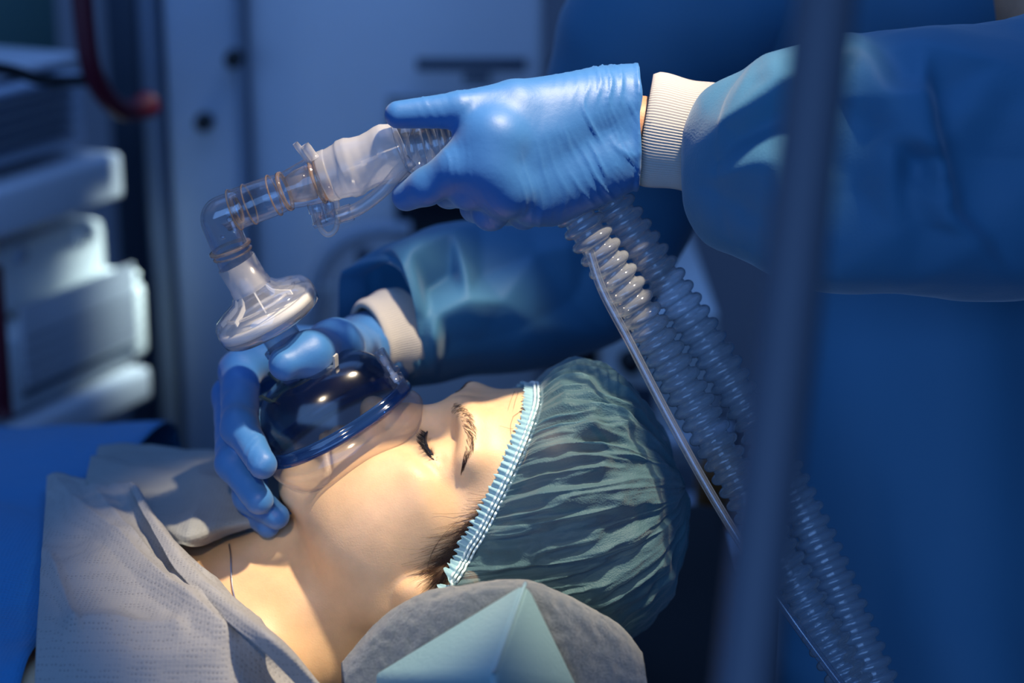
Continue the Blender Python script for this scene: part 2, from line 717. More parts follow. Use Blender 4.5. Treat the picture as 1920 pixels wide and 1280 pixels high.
def side_box(x0, yt, x1, yb, off, depth, bev=0.004, xm=None):
    """box on the cart's side plane: pixel x range, pixel y of top and bottom at x1"""
    A, B = PL(x0, yb, off), PL(x1, yb, off)
    T = PL(x1, yt, off)
    Lx = (B - A) @ AD
    h = T[2] - B[2]
    c = B - AD * (Lx / 2) + V(0, 0, h / 2) - ND * (depth / 2)
    return box(c, (Lx, depth, h), CR, bev)


cart = thing('equipment_cart', 'tall equipment cart with shelves and a red handle at the left edge', 'cart', tuple(V(Q0[0] - 0.2, Q0[1], 0)))
for yt, yb, nm in ((282, 372, 'shelf'), (684, 748, 'shelf')):
    v, f = side_box(-260, yt, 236 if yt < 400 else 288, yb, 0.01, 0.45, 0.008)
    obj(nm, v, f, panel_m, cart)
v, f = box(PL(262, 500, -0.38) * V(1, 1, 0) + V(0, 0, 0.95), (0.035, 0.05, 1.9), CR, 0.006)
obj('post', v, f, steelp_m, cart)
v, f = box(PL(-200, 500, -0.38) * V(1, 1, 0) + V(0, 0, 0.95), (0.035, 0.05, 1.9), CR, 0.006)
obj('post', v, f, steelp_m, cart)
bp = PL(40, 500, -0.43) - AD * 0.16
v, f = box(bp * V(1, 1, 0) + V(0, 0, 0.95), (0.52, 0.02, 1.9), CR, 0.004)
obj('back_panel', v, f, principled('teal_grey_enamel', (0.16, 0.34, 0.33), 0.5), cart)
v, f = box(PL(40, 800, -0.2) * V(1, 1, 0) - AD * 0.20 + V(0, 0, 0.05), (0.46, 0.45, 0.06), CR, 0.01)
obj('base', v, f, void_m, cart)
hp = catmull(np.array([PL(a, b, 0.06) for a, b in ((150, -60), (160, 60), (172, 130), (196, 178), (226, 205), (252, 206), (278, 196))]), 40)
mb = MB()
add_tube(mb, hp, np.interp(np.linspace(0, 1, 40), [0, 0.8, 1], [0.0105, 0.0105, 0.0145]), 18)
mb.build('handle', red_m, cart)
hp = np.array([PL(a, b, 0.03) for a, b in ((-14, 500), (-4, 640), (6, 780))])
mb = MB()
add_tube(mb, catmull(hp, 12), 0.0095, 14)
mb.build('red_bar', red_m, cart)

dev1 = thing('amplifier_unit', 'blue-grey louvred unit on the upper shelf of the cart', 'device', tuple(PL(80, 310, -0.1)))
v, f = side_box(-240, 130, 165, 268, -0.015, 0.32, 0.006)
obj('housing', v, f, greyp_m, dev1)
for k in range(5):
    yt = 150 + k * 23
    v, f = side_box(-200, yt, 140, yt + 9, -0.007, 0.010, 0.002)
    obj('louvre', v, f, darkp_m, dev1)
v, f = side_box(-240, 96, 150, 118, -0.03, 0.28, 0.006)
obj('tray', v, f, panel_m, dev1)
cb = catmull(np.array([PL(a, b, 0.03) for a, b in ((-60, 120), (20, 132), (70, 148), (120, 152), (170, 150))]), 24)
mb = MB()
add_tube(mb, cb, 0.006, 10)
mb.build('cable', void_m, dev1)

dev2 = thing('white_console', 'white console with rounded edges lit on its right end, middle of the cart', 'device', tuple(PL(100, 560, -0.1)))
v, f = side_box(-240, 402, 208, 520, -0.03, 0.30, 0.016)
obj('housing', v, f, lamp_edge_m, dev2)
c = PL(38, 478, -0.029)
v, f = lathe([(0, 0.004), (0.008, 0.004), (0.0095, 0)], c, ND, 20)
obj('button', v, f, greyp_m, dev2)
c = PL(148, 440, -0.029)
v, f = lathe([(0, 0.004), (0.009, 0.004), (0.0105, 0)], c, ND, 20)
obj('button', v, f, lamp_edge_m, dev2)

dev3 = thing('grille_unit', 'white unit with a wide ribbed grille on the lower shelf of the cart', 'device', tuple(PL(150, 730, -0.1)))
v, f = side_box(-240, 524, 282, 664, -0.005, 0.34, 0.010)
obj('housing', v, f, lamp_edge_m, dev3)
v, f = side_box(212, 506, 266, 524, -0.012, 0.10, 0.006)
obj('top_block', v, f, lamp_edge_m, dev3)
for k in range(5):
    yt = 546 + k * 24
    v, f = side_box(44, yt, 262, yt + 6, 0.001, 0.010, 0.001)
    obj('slot', v, f, darkp_m, dev3)
for k in range(34):
    x = 50 + k * 6.2
    A = PL(x, 735 - (x - 40) * 0.45, 0.0)
    v, f = box(A + V(0, 0, 0.045), (0.0018, 0.004, 0.085), CR)
    obj('fin', v, f, panel_m, dev3, smooth=False)

# uprights between cart and machine
YT = P(300, 400, 1.0)[1]
tower = thing('tall_cabinet', 'tall narrow blue-grey cabinet with two dark knobs beside the cart', 'cabinet', tuple(V(PYD(360, 700, YT)[0], YT + 0.2, 0)))
xa, xb = PYD(322, 400, YT)[0], PYD(458, 400, YT)[0]
v, f = box(((xa + xb) / 2, YT + 0.22, 1.0), (xb - xa, 0.44, 2.0), None, 0.01)
obj('housing', v, f, greyp_m, tower)
xa2, xb2 = PYD(276, 400, YT)[0], PYD(314, 400, YT)[0]
v, f = box(((xa2 + xb2) / 2, YT + 0.2, 1.0), (xb2 - xa2, 0.4, 2.0), None, 0.008)
obj('side_post', v, f, principled('dark_blue_enamel', (0.13, 0.17, 0.24), 0.5), tower)
for (cx, cy) in ((384, 226), (440, 108)):
    c = PYD(cx, cy, YT)
    v, f = lathe([(0, 0.02), (0.0085, 0.02), (0.010, 0.016), (0.0105, 0.0)], c, V(0, -1, 0), 20)
    obj('knob', v, f, void_m, tower)
# ------------------------------------------------------------------ the patient
ALPHA = math.radians(21)
HX = V(0, 1, 0)                                              # her right, away from the camera
HF = V(-math.sin(ALPHA), 0, math.cos(ALPHA))                 # where the face points
HC = V(math.cos(ALPHA), 0, math.sin(ALPHA))                  # towards the crown
HR = np.stack([HX, HF, HC], 1)
EYE = P(805, 830, 0.0)
HO = EYE - HR @ (V(-33, 78, -4) * 0.001)


def H2W(q):
    return HO + (np.asarray(q, dtype=np.float64) * 0.001) @ HR.T


def W2H(p):
    return ((np.asarray(p) - HO) @ HR) * 1000.0


def W2Hd(dx, dy, dz):
    """mm offset in the room from the near eye, as a head-frame point"""
    return W2H(EYE + V(dx, dy, dz) * 0.001)


CH_C = W2Hd(-345, 33, -176)


def skull_sdf(p):
    q = p.copy()
    q[:, 0] = np.abs(q[:, 0])
    d = s_ell(q, (0, -13, 40), (74, 92, 79))
    d = smin(d, s_ell(q, (0, 24, -22), (62, 58, 78)), 20)
    return d


# torso axes follow the table, not the tilted head
TOR = np.stack([V(1, 0, 0), HR.T @ V(0, 0, 1), HR.T @ V(1, 0, 0)], 1)


def face_detail(q, d):
    d = smin(d, s_chain(q, [(8, 82, 17), (28, 80, 21), (48, 66, 19)], [8, 9, 8], 4), 20)
    d = smax(d, -s_ell(q, (33, 93, 1), (21, 20, 13)), 22)
    d = smax(d, -s_ell(q, (13, 97, -6), (7, 10, 11)), 12)
    # closed eye
    d = smin(d, s_ell(q, (33, 60.0, -1), (18, 15.5, 14.0)), 7)
    lash = [(18, 76.0, -6.0), (25, 76.5, -7.0), (32, 75.5, -6.6), (40, 73.5, -4.6), (48, 68.5, -1.0)]
    under = [(20, 73, -9.5), (32, 73, -11.5), (44, 69, -7)]
    d = smin(d, s_chain(q, under, [2.6, 3.4, 2.6], 2), 7)
    d = smax(d, -s_chain(q, lash, [0.7, 1.2, 1.4, 1.2, 0.8]), 1.6)
    crease = [(19, 79.0, 0), (26, 80, 2.5), (34, 78.5, 3.2), (42, 75, 3.0), (50, 68, 1.5)]
    d = smax(d, -s_chain(q, crease, [0.6, 1.0, 1.1, 0.9, 0.5]), 2.6)
    # nose
    d = smin(d, s_chain(q, [(0, 79, 12), (0, 82.5, 0), (0, 91, -15), (0, 100, -33)], [7, 5.8, 6.8, 7.5], 3), 12)
    d = smin(d, s_ell(q, (0, 102, -36), (9, 9, 8)), 6)
    d = smin(d, s_ell(q, (11.5, 93, -41), (7, 10, 7.5)), 6)
    d = smax(d, -s_ell(q, (6.5, 98, -48), (3.5, 6, 3.5)), 3)
    # lips
    d = smin(d, s_chain(q, [(0, 95, -64.5), (12, 92, -66), (27, 82, -70)], [4.5, 4.2, 2.2], 2), 4)
    d = smin(d, s_chain(q, [(0, 94, -74), (12, 91, -74), (26, 82, -71)], [5.2, 4.8, 2.2], 2), 4)
    d = smax(d, -s_chain(q, [(0, 100, -69.5), (14, 96, -69.5), (29, 83.5, -71.0), (37, 78, -75)], [1.0, 1.2, 1.9, 0.9]), 2)
    d = smax(d, -s_ell(q, (0, 95, -84), (18, 6, 5)), 8)
    return d


def neck_chest(q, d):
    # neck
    n = s_chain(q, [(0, -22, -40), (0, -13, -110), (0, -9, -175)], [57, 54, 60], 10)
    n = smin(n, s_ell(q, (0, 38, -128), (14, 10, 20)), 16)
    n = smin(n, s_chain(q, [(58, -20, -48), (42, 12, -120), (13, 38, -185)], [13, 12, 9], 4), 12)
    n = smax(n, -s_ell(q, (0, 56, -186), (9, 10, 10)), 12)
    d = smin(d, n, 20)
    # chest and shoulders
    t = s_ell(q, (0, CH_C[1], CH_C[2]), (172, 96, 205), TOR)
    sh = W2Hd(-235, -120, -150)
    t = smin(t, s_rc(q, (30, -30, -135), (abs(sh[0]), sh[1], sh[2]), 34, 52), 40)
    cl = W2Hd(-185, -95, -98)
    t = smin(t, s_rc(q, (12, 42, -193), (abs(cl[0]), cl[1] - 2, cl[2]), 8, 9), 22)
    d = smin(d, t, 34)
    return d


def patient_sdf(p):
    q = p.copy()
    q[:, 0] = np.abs(q[:, 0])
    # cranium and face mass
    d = s_ell(q, (0, -13, 40), (74, 92, 79))
    d = smin(d, s_ell(q, (0, 26, -20), (60, 62, 76)), 22)
    d = smin(d, s_ell(q, (0, 46, 34), (52, 29, 36)), 18)            # forehead
    d = smin(d, s_ell(q, (40, 46, -42), (27, 37, 32)), 18)           # cheek
    d = smin(d, s_ell(q, (49, 48, -18), (18, 28, 14)), 16)           # cheek bone
    d = smin(d, s_rc(q, (46, 6, -70), (13, 70, -94), 14, 15), 24)     # jaw
    d = smin(d, s_ell(q, (0, 71, -97), (21, 17, 16)), 14)            # chin
    d = smin(d, s_ell(q, (0, 66, -62), (33, 31, 28)), 16)            # mouth mass
    d = smin(d, s_ell(q, (36, 32, -72), (28, 38, 26)), 22)           # under cheek
    d = smin(d, s_ell(q, (44, 30, -52), (24, 40, 36)), 18)
    # face detail is worked out only where the face is
    m = (q[:, 1] > 42) & (np.abs(q[:, 2] + 32) < 84) & (q[:, 0] < 75)
    if m.any():
        d[m] = face_detail(q[m], d[m])
    m = (q[:, 0] > 50) & (np.abs(q[:, 2] + 18) < 55)
    if m.any():
        e = q[m]
        er = s_ell(e, (71, -8, -26), (7, 15, 25), np.array([[0.92, 0.38, 0], [-0.38, 0.92, 0], [0, 0, 1.0]]).T)
        er = smin(er, s_ell(e, (69.5, 0, -44), (7, 9, 11)), 5)
        er = smax(er, -s_ell(e, (76, -6, -24), (6, 9, 15)), 4)
        d[m] = smin(d[m], er, 5)
    m = q[:, 2] < -15
    if m.any():
        d[m] = neck_chest(q[m], d[m])
    return d


def world_sdf_mesh(f_head, lo, hi, h):
    v, f = surface(f_head, lo, hi, h)
    return H2W(v), f


skin = principled('skin', (0.76, 0.50, 0.29), 0.46, var=0.07, vscale=60, bumps=[(900, 0.25, 0.0006), (90, 0.12, 0.0015)], sss=0.22)
patient = thing('person', 'woman lying on her back, eyes closed, under the clear face mask', 'person', tuple(H2W((0, -100, 0))))
pv, pf = world_sdf_mesh(patient_sdf, (-215, -215, -420), (215, 125, 130), 1.9)
body = obj('body', pv, pf, skin, patient)
# ---- hairs, lashes, brows, cap, necklace: parts of the patient
def skin_hit(px, py, off=0.0, near=-0.16, far=0.3):
    """where the sight line of a pixel meets the patient's skin, head frame in mm; px and py are arrays"""
    px = np.atleast_1d(np.asarray(px, dtype=np.float64))
    py = np.atleast_1d(np.asarray(py, dtype=np.float64))
    o = np.array([W2H(P(a, b, near)) for a, b in zip(px, py)])
    e = np.array([W2H(P(a, b, far)) for a, b in zip(px, py)])
    r = (e - o) / np.linalg.norm(e - o, axis=1)[:, None]
    t = np.zeros(len(px))
    for _ in range(60):
        t = t + patient_sdf(o + r * t[:, None]) * 0.8
    return o + r * t[:, None]


def skin_normal(q):
    e = 0.8
    d = patient_sdf(q)
    g = np.stack([patient_sdf(q + np.eye(3)[i] * e) - d for i in range(3)], 1)
    return g / (np.linalg.norm(g, axis=1)[:, None] + 1e-9)


def strands(paths, r0, r1, nv=3):
    """tapered hairs, each a thin tube through its own points (head frame)"""
    mb = MB()
    for pth in paths:
        n = len(pth)
        G = tubegrid(H2W(pth), np.linspace(r0, r1, n) * 0.001, nv)
        v, f = gridmesh(G, False, True)
        mb.add(v, f[:, ::-1])
    return mb


rs = np.random.RandomState(3)
hair_mat = principled('dark_brown_hair', (0.045, 0.020, 0.010), 0.4, spec=0.5)
lash_mat = principled('black_lash', (0.006, 0.006, 0.012), 0.35)

# eyelashes and the dark lid line, both eyes
lash_curve = np.array([(14.5, 80.5, -5.4), (22, 79.0, -7.0), (32, 76.2, -6.8), (40, 74.2, -4.8), (47.5, 69.5, -1.6)])
for sgn, nm in ((-1, 'near'), (1, 'far')):
    c = catmull(lash_curve, 46)
    c[:, 0] *= sgn
    d = patient_sdf(c)
    c = c - skin_normal(c) * (d - 0.1)[:, None]
    mb = MB()
    add_tube(mb, H2W(c), (0.35 + 0.95 * np.sin(np.linspace(0.25, 2.9, 46))) * 0.001, 6)
    pth = []
    for k in range(150):
        i = rs.randint(2, 46)
        u = i / 45.0
        L = (4.2 + 2.0 * math.sin(u * 2.6)) * rs.uniform(0.7, 1.1)
        dr = unit(V(sgn * (-0.15 + 0.35 * u + rs.normal(0, 0.14)), 0.62, -0.72 + rs.normal(0, 0.12)))
        cu = V(0, 0.55, 0.12)
        s = np.linspace(0, 1, 6)[:, None]
        pth.append(c[i] + dr * L * s + cu * (L * 0.55) * s ** 2 + rs.normal(0, 0.15, 3))
    st = strands(pth, 0.26, 0.05)
    mb.add(np.concatenate(st.v), st.f)
    o = mb.build('eyelashes', lash_mat, patient)
    o['kind'] = 'stuff'

# eyebrows: the near one laid on the skin hair by hair, the far one its mirror image
bx = catmull([(846, 764), (862, 774), (874, 790), (881, 812), (880, 836), (873, 858), (868, 874)], 260)
bt = np.linspace(0, 1, 260)
wid = 11.0 * np.interp(bt, [0, 0.25, 0.6, 1], [0.8, 1.1, 0.75, 0.12])
tan = np.gradient(bx, axis=0)
tan /= np.linalg.norm(tan, axis=1)[:, None]
nor = np.stack([-tan[:, 1], tan[:, 0]], 1)
off = rs.uniform(-1, 1, 260)
root = bx + nor * (off * wid)[:, None]
q0 = skin_hit(root[:, 0], root[:, 1])
ang = np.interp(bt, [0, 0.3, 0.7, 1], [1.15, 0.75, 0.35, 0.1])
side = np.where(off > 0, 1.0, 1.0)
dirp = tan * np.cos(ang)[:, None] + np.stack([-tan[:, 1], tan[:, 0]], 1) * (-np.sin(ang) * np.where(off < -0.2, 0.4, 1.0))[:, None]
tip = root + dirp * (11 + 8 * rs.rand(260))[:, None]
q1 = skin_hit(tip[:, 0], tip[:, 1])
n0 = skin_normal(q0)
pth = []
for i in range(260):
    mid = (q0[i] + q1[i]) / 2 + n0[i] * 0.7
    pth.append(np.array([q0[i] - n0[i] * 0.1, mid, q1[i] + n0[i] * 0.25]))
brow = strands(pth, 0.115, 0.04)
o = brow.build('eyebrow', hair_mat, patient)
o['kind'] = 'stuff'
o = strands([p * V(-1, 1, 1) for p in pth], 0.2, 0.06).build('eyebrow', hair_mat, patient)
o['kind'] = 'stuff'

# hair: a dark layer over the scalp inside the cap and loose strands at the temple
RIM = [(0, 78, 71), (24, 75, 69), (46, 62, 56), (60, 44, 36), (70, 22, 10), (77, 2, -16), (74, -26, -38), (56, -62, -56), (28, -88, -64), (0, -95, -66)]
NU = 900
half = catmull(RIM, NU // 2 + 1)
rim = np.concatenate([half * V(-1, 1, 1), (half[1:-1])[::-1]])            # near side first, then round the nape to the far side
for _ in range(5):
    d = patient_sdf(rim)
    rim = rim - skin_normal(rim) * (d - 1.6)[:, None]
for _ in range(30):
    rim = 0.5 * rim + 0.25 * (np.roll(rim, 1, 0) + np.roll(rim, -1, 0))
CC = V(0, -6, 42)
ru = rim - CC
rl = np.linalg.norm(ru, axis=1)
ru = ru / rl[:, None]
apex = unit(V(0, -0.18, 1))


def cap_dirs(t):
    om = np.arccos(np.clip(ru @ apex, -1, 1))[:, None]
    return (np.sin((1 - t) * om) * ru + np.sin(t * om) * apex) / np.sin(om)


G = []
for t in np.linspace(-0.03, 0.985, 24):
    dd = cap_dirs(t)
    r = np.full(len(dd), 80.0)
    for _ in range(14):
        r = r - skull_sdf(CC + dd * r[:, None])
    G.append(CC + dd * (r + 2.2)[:, None])
G = np.array(G)[:, ::6]
v, f = gridmesh(H2W(G), False, True)
obj('hair', v, f, hair_mat, patient)
pth = []
for k in range(1700):
    a = rs.rand()
    s0 = np.array([984 - 150 * a ** 0.8 + rs.normal(0, 4), 905 + 165 * a ** 0.8 + rs.normal(0, 4)])
    ln = (55 + 95 * rs.rand() ** 2) * (0.5 + 0.8 * math.sin(math.pi * min(1, a * 1.1)))
    th = math.radians(122 + rs.normal(0, 8) + 28 * (1 - a))
    dv = np.array([math.cos(th), math.sin(th)])
    s = np.linspace(0, 1, 7)[:, None]
    bend = np.array([-dv[1], dv[0]]) * rs.normal(0.12, 0.1) * ln
    pp = s0 + dv * ln * (s - 0.25) + bend * s * s
    pth.append(pp)
wisps = [[(992, 765), (962, 782), (958, 815), (972, 838)], [(998, 800), (966, 806), (935, 800)], [(965, 735), (958, 752), (952, 772)], [(972, 738), (966, 756), (963, 770)],
         [(985, 775), (975, 800), (985, 820)], [(800, 1062), (815, 1020), (850, 985)], [(806, 1040), (830, 1000), (868, 965)]]
for wv in wisps:
    pth.append(catmull(np.array(wv, dtype=float), 7))
flat = np.concatenate(pth)
hit = skin_hit(flat[:, 0], flat[:, 1])
nn = skin_normal(hit)
ok = np.linalg.norm(hit, axis=1) < 190
lift = np.tile(np.linspace(0.6, 0.9, 7), len(pth)) + np.repeat(rs.rand(len(pth)) * 1.0, 7)
hit = (hit + nn * lift[:, None]).reshape(-1, 7, 3)
okp = ok.reshape(-1, 7).all(1)
o = strands([h for h, g in zip(hit, okp) if g], 0.16, 0.05).build('loose_hair', hair_mat, patient)
o['kind'] = 'stuff'

# the bouffant cap: puckered elastic rim, pleats fanning out over a puffed crown
cap_m, nt, out = new_mat('thin_cap_fabric')
b = nt.nodes.new('ShaderNodeBsdfPrincipled')
b.inputs['Base Color'].default_value = (0.10, 0.235, 0.29, 1)
b.inputs['Roughness'].default_value = 0.55
b.inputs['Specular IOR Level'].default_value = 0.45
b.inputs['Sheen Weight'].default_value = 0.45
vo = nt.nodes.new('ShaderNodeTexVoronoi')
vo.inputs['Scale'].default_value = 900
tc = nt.nodes.new('ShaderNodeTexCoord')
nt.links.new(tc.outputs['Object'], vo.inputs['Vector'])
nr = bump(nt, vo.outputs['Distance'], 0.45, 0.0006)
nr = bump(nt, noise_tex(nt, 420, 4, 0.7), 0.5, 0.0008, nr)
nt.links.new(nr, b.inputs['Normal'])
tl = nt.nodes.new('ShaderNodeBsdfTranslucent')
tl.inputs[0].default_value = (0.10, 0.28, 0.40, 1)
tp = nt.nodes.new('ShaderNodeBsdfTransparent')
m1 = nt.nodes.new('ShaderNodeMixShader')
m1.inputs[0].default_value = 0.25
m2 = nt.nodes.new('ShaderNodeMixShader')
m2.inputs[0].default_value = 0.34
nt.links.new(b.outputs[0], m1.inputs[1])
nt.links.new(tl.outputs[0], m1.inputs[2])
nt.links.new(m1.outputs[0], m2.inputs[1])
nt.links.new(tp.outputs[0], m2.inputs[2])
nt.links.new(m2.outputs[0], out.inputs[0])
band_m = principled('cap_elastic', (0.30, 0.54, 0.64), 0.6, bumps=[(700, 0.4, 0.0006)], sheen=0.3, trans=0.2)

PUFC, PUFR = V(0, -4, 56), V(86, 101, 81)


def puff_radius(dd):
    o = (CC - PUFC) / PUFR
    k = dd / PUFR
    A = (k * k).sum(1)
    B = 2 * (k * o).sum(1)
    Cq = (o * o).sum() - 1
    return (-B + np.sqrt(B * B - 4 * A * Cq)) / (2 * A)


phi = np.linspace(0, 1, len(rim), endpoint=False)
arc = np.cumsum(np.linalg.norm(np.roll(rim, -1, 0) - rim, axis=1))
arc = np.concatenate([[0], arc[:-1]])                                        # mm along the rim


def pleat(scale, t, seed, wob):
    """sharp-ridged folds that run from the rim towards the crown and drift as they go"""
    u = arc / scale
    L = arc[-1] / scale
    ang = u / L * 2 * math.pi
    R = L / (2 * math.pi)
    p = np.stack([R * np.cos(ang), R * np.sin(ang), np.full_like(u, t * wob + seed * 9.7)], 1)
    n = vnoise(p)
    return 1 - 2.2 * np.abs(n)


ts = np.concatenate([np.linspace(0, 0.12, 14), np.linspace(0.12, 0.45, 34)[1:], np.linspace(0.45, 0.985, 40)[1:]])
rows = []
for t in ts:
    dd = cap_dirs(t)
    pr = puff_radius(dd)
    g = min(1.0, t / 0.34)
    g = 1 - (1 - g) ** 2.1
    r = rl * (1 - g) + pr * g
    fine = pleat(2.0, t, 1, 3.0) * 1.7 * math.exp(-(t / 0.09) ** 1.2)
    mid = pleat(6.5, t, 2, 4.2) * 4.3 * (min(1, t / 0.08)) * (0.20 + 0.80 * math.exp(-((t - 0.22) / 0.24) ** 2))
    big = pleat(15.0, t, 3, 3.4) * 5.0 * min(1, t / 0.18) * (0.45 + 0.55 * math.exp(-((t - 0.38) / 0.35) ** 2)) * (1 - 0.55 * t)
    q = CC + dd * (r + fine + mid + big)[:, None]
    rows.append(q)
G = np.array(rows)
cr = crumple(G.reshape(-1, 3) / 26.0, 5, 8).reshape(G.shape[:2])
cr2 = crumple(G.reshape(-1, 3) / 11.0, 8, 8).reshape(G.shape[:2])
wt = np.clip((ts - 0.05) / 0.2, 0, 1)[:, None]
G = G + ((G - CC) / np.linalg.norm(G - CC, axis=2)[..., None]) * ((cr * 1.8 + cr2 * 0.7) * wt)[..., None]
gd = skull_sdf(G.reshape(-1, 3)).reshape(G.shape[:2])
G = G + ((G - CC) / np.linalg.norm(G - CC, axis=2)[..., None]) * np.maximum(0, 3.2 - gd)[..., None] * (ts > 0.03)[:, None, None]
v, f = gridmesh(H2W(G), False, True)
fa = list(range((len(ts) - 1) * len(rim), len(ts) * len(rim)))
cap = obj('surgical_cap', v, f.tolist() + [fa[::-1]], cap_m, patient)
cap['label'] = 'thin teal pleated bouffant cap'

# gathered rim: a scalloped flange towards the face and two stitched elastic lines
tang = np.roll(rim, -1, 0) - np.roll(rim, 1, 0)
tang /= np.linalg.norm(tang, axis=1)[:, None]
outw = skin_normal(rim)
fwd = np.cross(tang, outw)
fwd *= np.sign((fwd * V(0, 0.6, -0.8)).sum(1))[:, None]
nsc = int(round(arc[-1] / 4.2))
w1 = np.sin(arc / arc[-1] * 2 * math.pi * nsc + 0.8 * np.sin(arc / 9.0))
w2 = pleat(2.1, 0, 6, 1)
rows = []
for s in np.linspace(0, 1, 9):
    ext = 9.5 * s * (0.85 + 0.13 * w2) + (0.9 * w1 * s)
    amp = 0.25 + 1.5 * s
    rows.append(rim + fwd * ext[:, None] + outw * (0.9 + 0.75 * s + (0.25 + 0.75 * s) * w1)[:, None])
v, f = gridmesh(H2W(np.array(rows)), False, True)
fl = obj('ruffle', v, f, band_m, cap)
mb = MB()
for k in (-2.4, 0.0, 2.4):
    ln = rim - fwd * (k + 0.5) + outw * (1.9 + 0.8 * w1 + 0.5 * w2)[:, None]
    T = tubegrid(H2W(np.concatenate([ln, ln[:1]])), 0.0009, 6)
    v, f = gridmesh(T, False, True)
    mb.add(v, f[:, ::-1])
mb.build('elastic', principled('cap_stitching', (0.62, 0.80, 0.84), 0.6), cap)

# fine chain at the throat
nx = catmull([(430, 1022), (433, 1045), (434, 1075), (437, 1105), (444, 1135), (452, 1160)], 30)
q = skin_hit(nx[:, 0], nx[:, 1])
q = q + skin_normal(q) * 0.8
mb = MB()
add_tube(mb, H2W(q), 0.0006, 6)
mb.build('necklace', principled('silver_chain', (0.6, 0.6, 0.62), 0.3, metal=1.0), patient)
# ------------------------------------------------------------------ face mask
def PY(px, py, y):
    """point on the sight line of a pixel in the upright plane at depth coordinate y"""
    a = P(px, py, 0.0) - CAMP
    return CAMP + a * ((y - CAMP[1]) / a[1])


MIDY = HO[1]
nose_end = H2W((0, 104, -9))
chin_end = H2W((0, 91, -109))
MX = unit(nose_end - chin_end)
MZ = unit(np.cross(V(0, 1, 0), MX)) * 1.0
if MZ[2] < 0:
    MZ = -MZ
MY = np.cross(MZ, MX)                       # along +-y
MO = (nose_end + chin_end) / 2 + MZ * 0.006
ML = np.linalg.norm(nose_end - chin_end) / 2


def M2W(a, b, h):
    """mask frame in metres: a towards the nose, b sideways, h outwards"""
    return MO + np.asarray(a)[..., None] * MX + np.asarray(b)[..., None] * MY + np.asarray(h)[..., None] * MZ


NA = 120
th = np.linspace(0, 2 * math.pi, NA, endpoint=False)
RA = np.cos(th) * ML * np.where(np.cos(th) > 0, 1.0, 1.0)
RB = np.sin(th) * 0.0415 * (1 - 0.14 * np.cos(th))

dome_m = clear_plastic('mask_dome_plastic', tint=(0.55, 0.63, 0.75), body=0.05, bodycol=(0.02, 0.05, 0.12), edge=0.40, rough=0.16, gloss=1.5)
rim_m = clear_plastic('mask_blue_rim', tint=(0.12, 0.26, 0.62), body=0.45, bodycol=(0.03, 0.10, 0.32), edge=0.4, rough=0.08, gloss=1.6)
cush_m = clear_plastic('mask_cushion_vinyl', tint=(0.96, 0.93, 0.91), body=0.16, bodycol=(0.72, 0.62, 0.58), edge=0.36, rough=0.12, gloss=1.1)
frost_m = clear_plastic('frosted_polypropylene', tint=(0.90, 0.90, 0.92), body=0.50, bodycol=(0.86, 0.84, 0.82), edge=0.38, rough=0.22, gloss=0.9)
clear_m = clear_plastic('clear_styrene', tint=(0.94, 0.95, 0.97), body=0.02, bodycol=(0.75, 0.75, 0.78), edge=0.30, rough=0.03, gloss=1.5, edgecol=(0.85, 0.50, 0.28))
rimglow_m = clear_plastic('clear_styrene_edge', tint=(0.98, 0.86, 0.74), body=0.30, bodycol=(0.90, 0.62, 0.40), edge=0.4, rough=0.05, gloss=1.4)
white_m = principled('white_filter_media', (0.82, 0.80, 0.76), 0.6, bumps=[(300, 0.2, 0.0005)])
hook_m = principled('dark_green_plastic', (0.05, 0.075, 0.07), 0.4)

mask = thing('face_mask', 'clear blue-tinted anaesthesia face mask over the nose and mouth of the lying woman', 'face mask', tuple(MO))

# dome: a rounded shell rising from the rim to a round neck
rows = []
NH = 0.040
NR = 0.0140
for s in np.linspace(0, 1, 26):
    a = s * math.pi / 2
    k = math.cos(a) ** 0.72
    hh = NH * math.sin(a) ** 0.86
    ca, cb = RA * 0.965, RB * 0.965
    ta, tb = NR * np.cos(th) - 0.004, NR * np.sin(th)
    rows.append(M2W(ta + (ca - ta) * k, tb + (cb - tb) * k, np.full(NA, hh)))
v, f = gridmesh(np.array(rows), False, True)
obj('dome', v, f, dome_m, mask)
# rim: a flat blue bead with a step
rows = []
for pr, ph in [(0.945, 0.0015), (0.955, 0.0045), (0.985, 0.0050), (1.015, 0.0046), (1.03, 0.003), (1.032, 0.0005), (1.055, 0.0), (1.065, -0.0015), (1.06, -0.0035), (1.03, -0.0042), (0.98, -0.0040), (0.95, -0.002)]:
    rows.append(M2W(RA * pr, RB * pr, np.full(NA, ph)))
v, f = gridmesh(np.array(rows), True, True)
obj('rim', v, f, rim_m, mask)
# cushion: runs down to the skin all round
bot = M2W(RA * 1.03, RB * 1.03, np.full(NA, -0.004))
gap = np.zeros(NA)
qb = W2H(bot)
mzh = HR.T @ MZ
for _ in range(30):
    gap = gap + np.maximum(patient_sdf(qb - mzh * gap[:, None]) - 0.6, -1.0) * 0.7
gap = np.clip(gap, 7, 24)
for _ in range(60):
    gap = 0.5 * gap + 0.25 * (np.roll(gap, 1) + np.roll(gap, -1))
gap = gap * 0.001 + 0.0015
rows = []
for s in np.linspace(0, 1, 18):
    a = s * math.pi
    bulge = 1.0 + 0.085 * math.sin(a) + 0.02 * s
    if s > 0.93:
        bulge -= 0.05 * (s - 0.93) / 0.07
    rows.append(M2W(RA * bulge, RB * bulge, -0.0035 - gap * s))
v, f = gridmesh(np.array(rows), False, True)
obj('cushion', v, f, cush_m, mask)

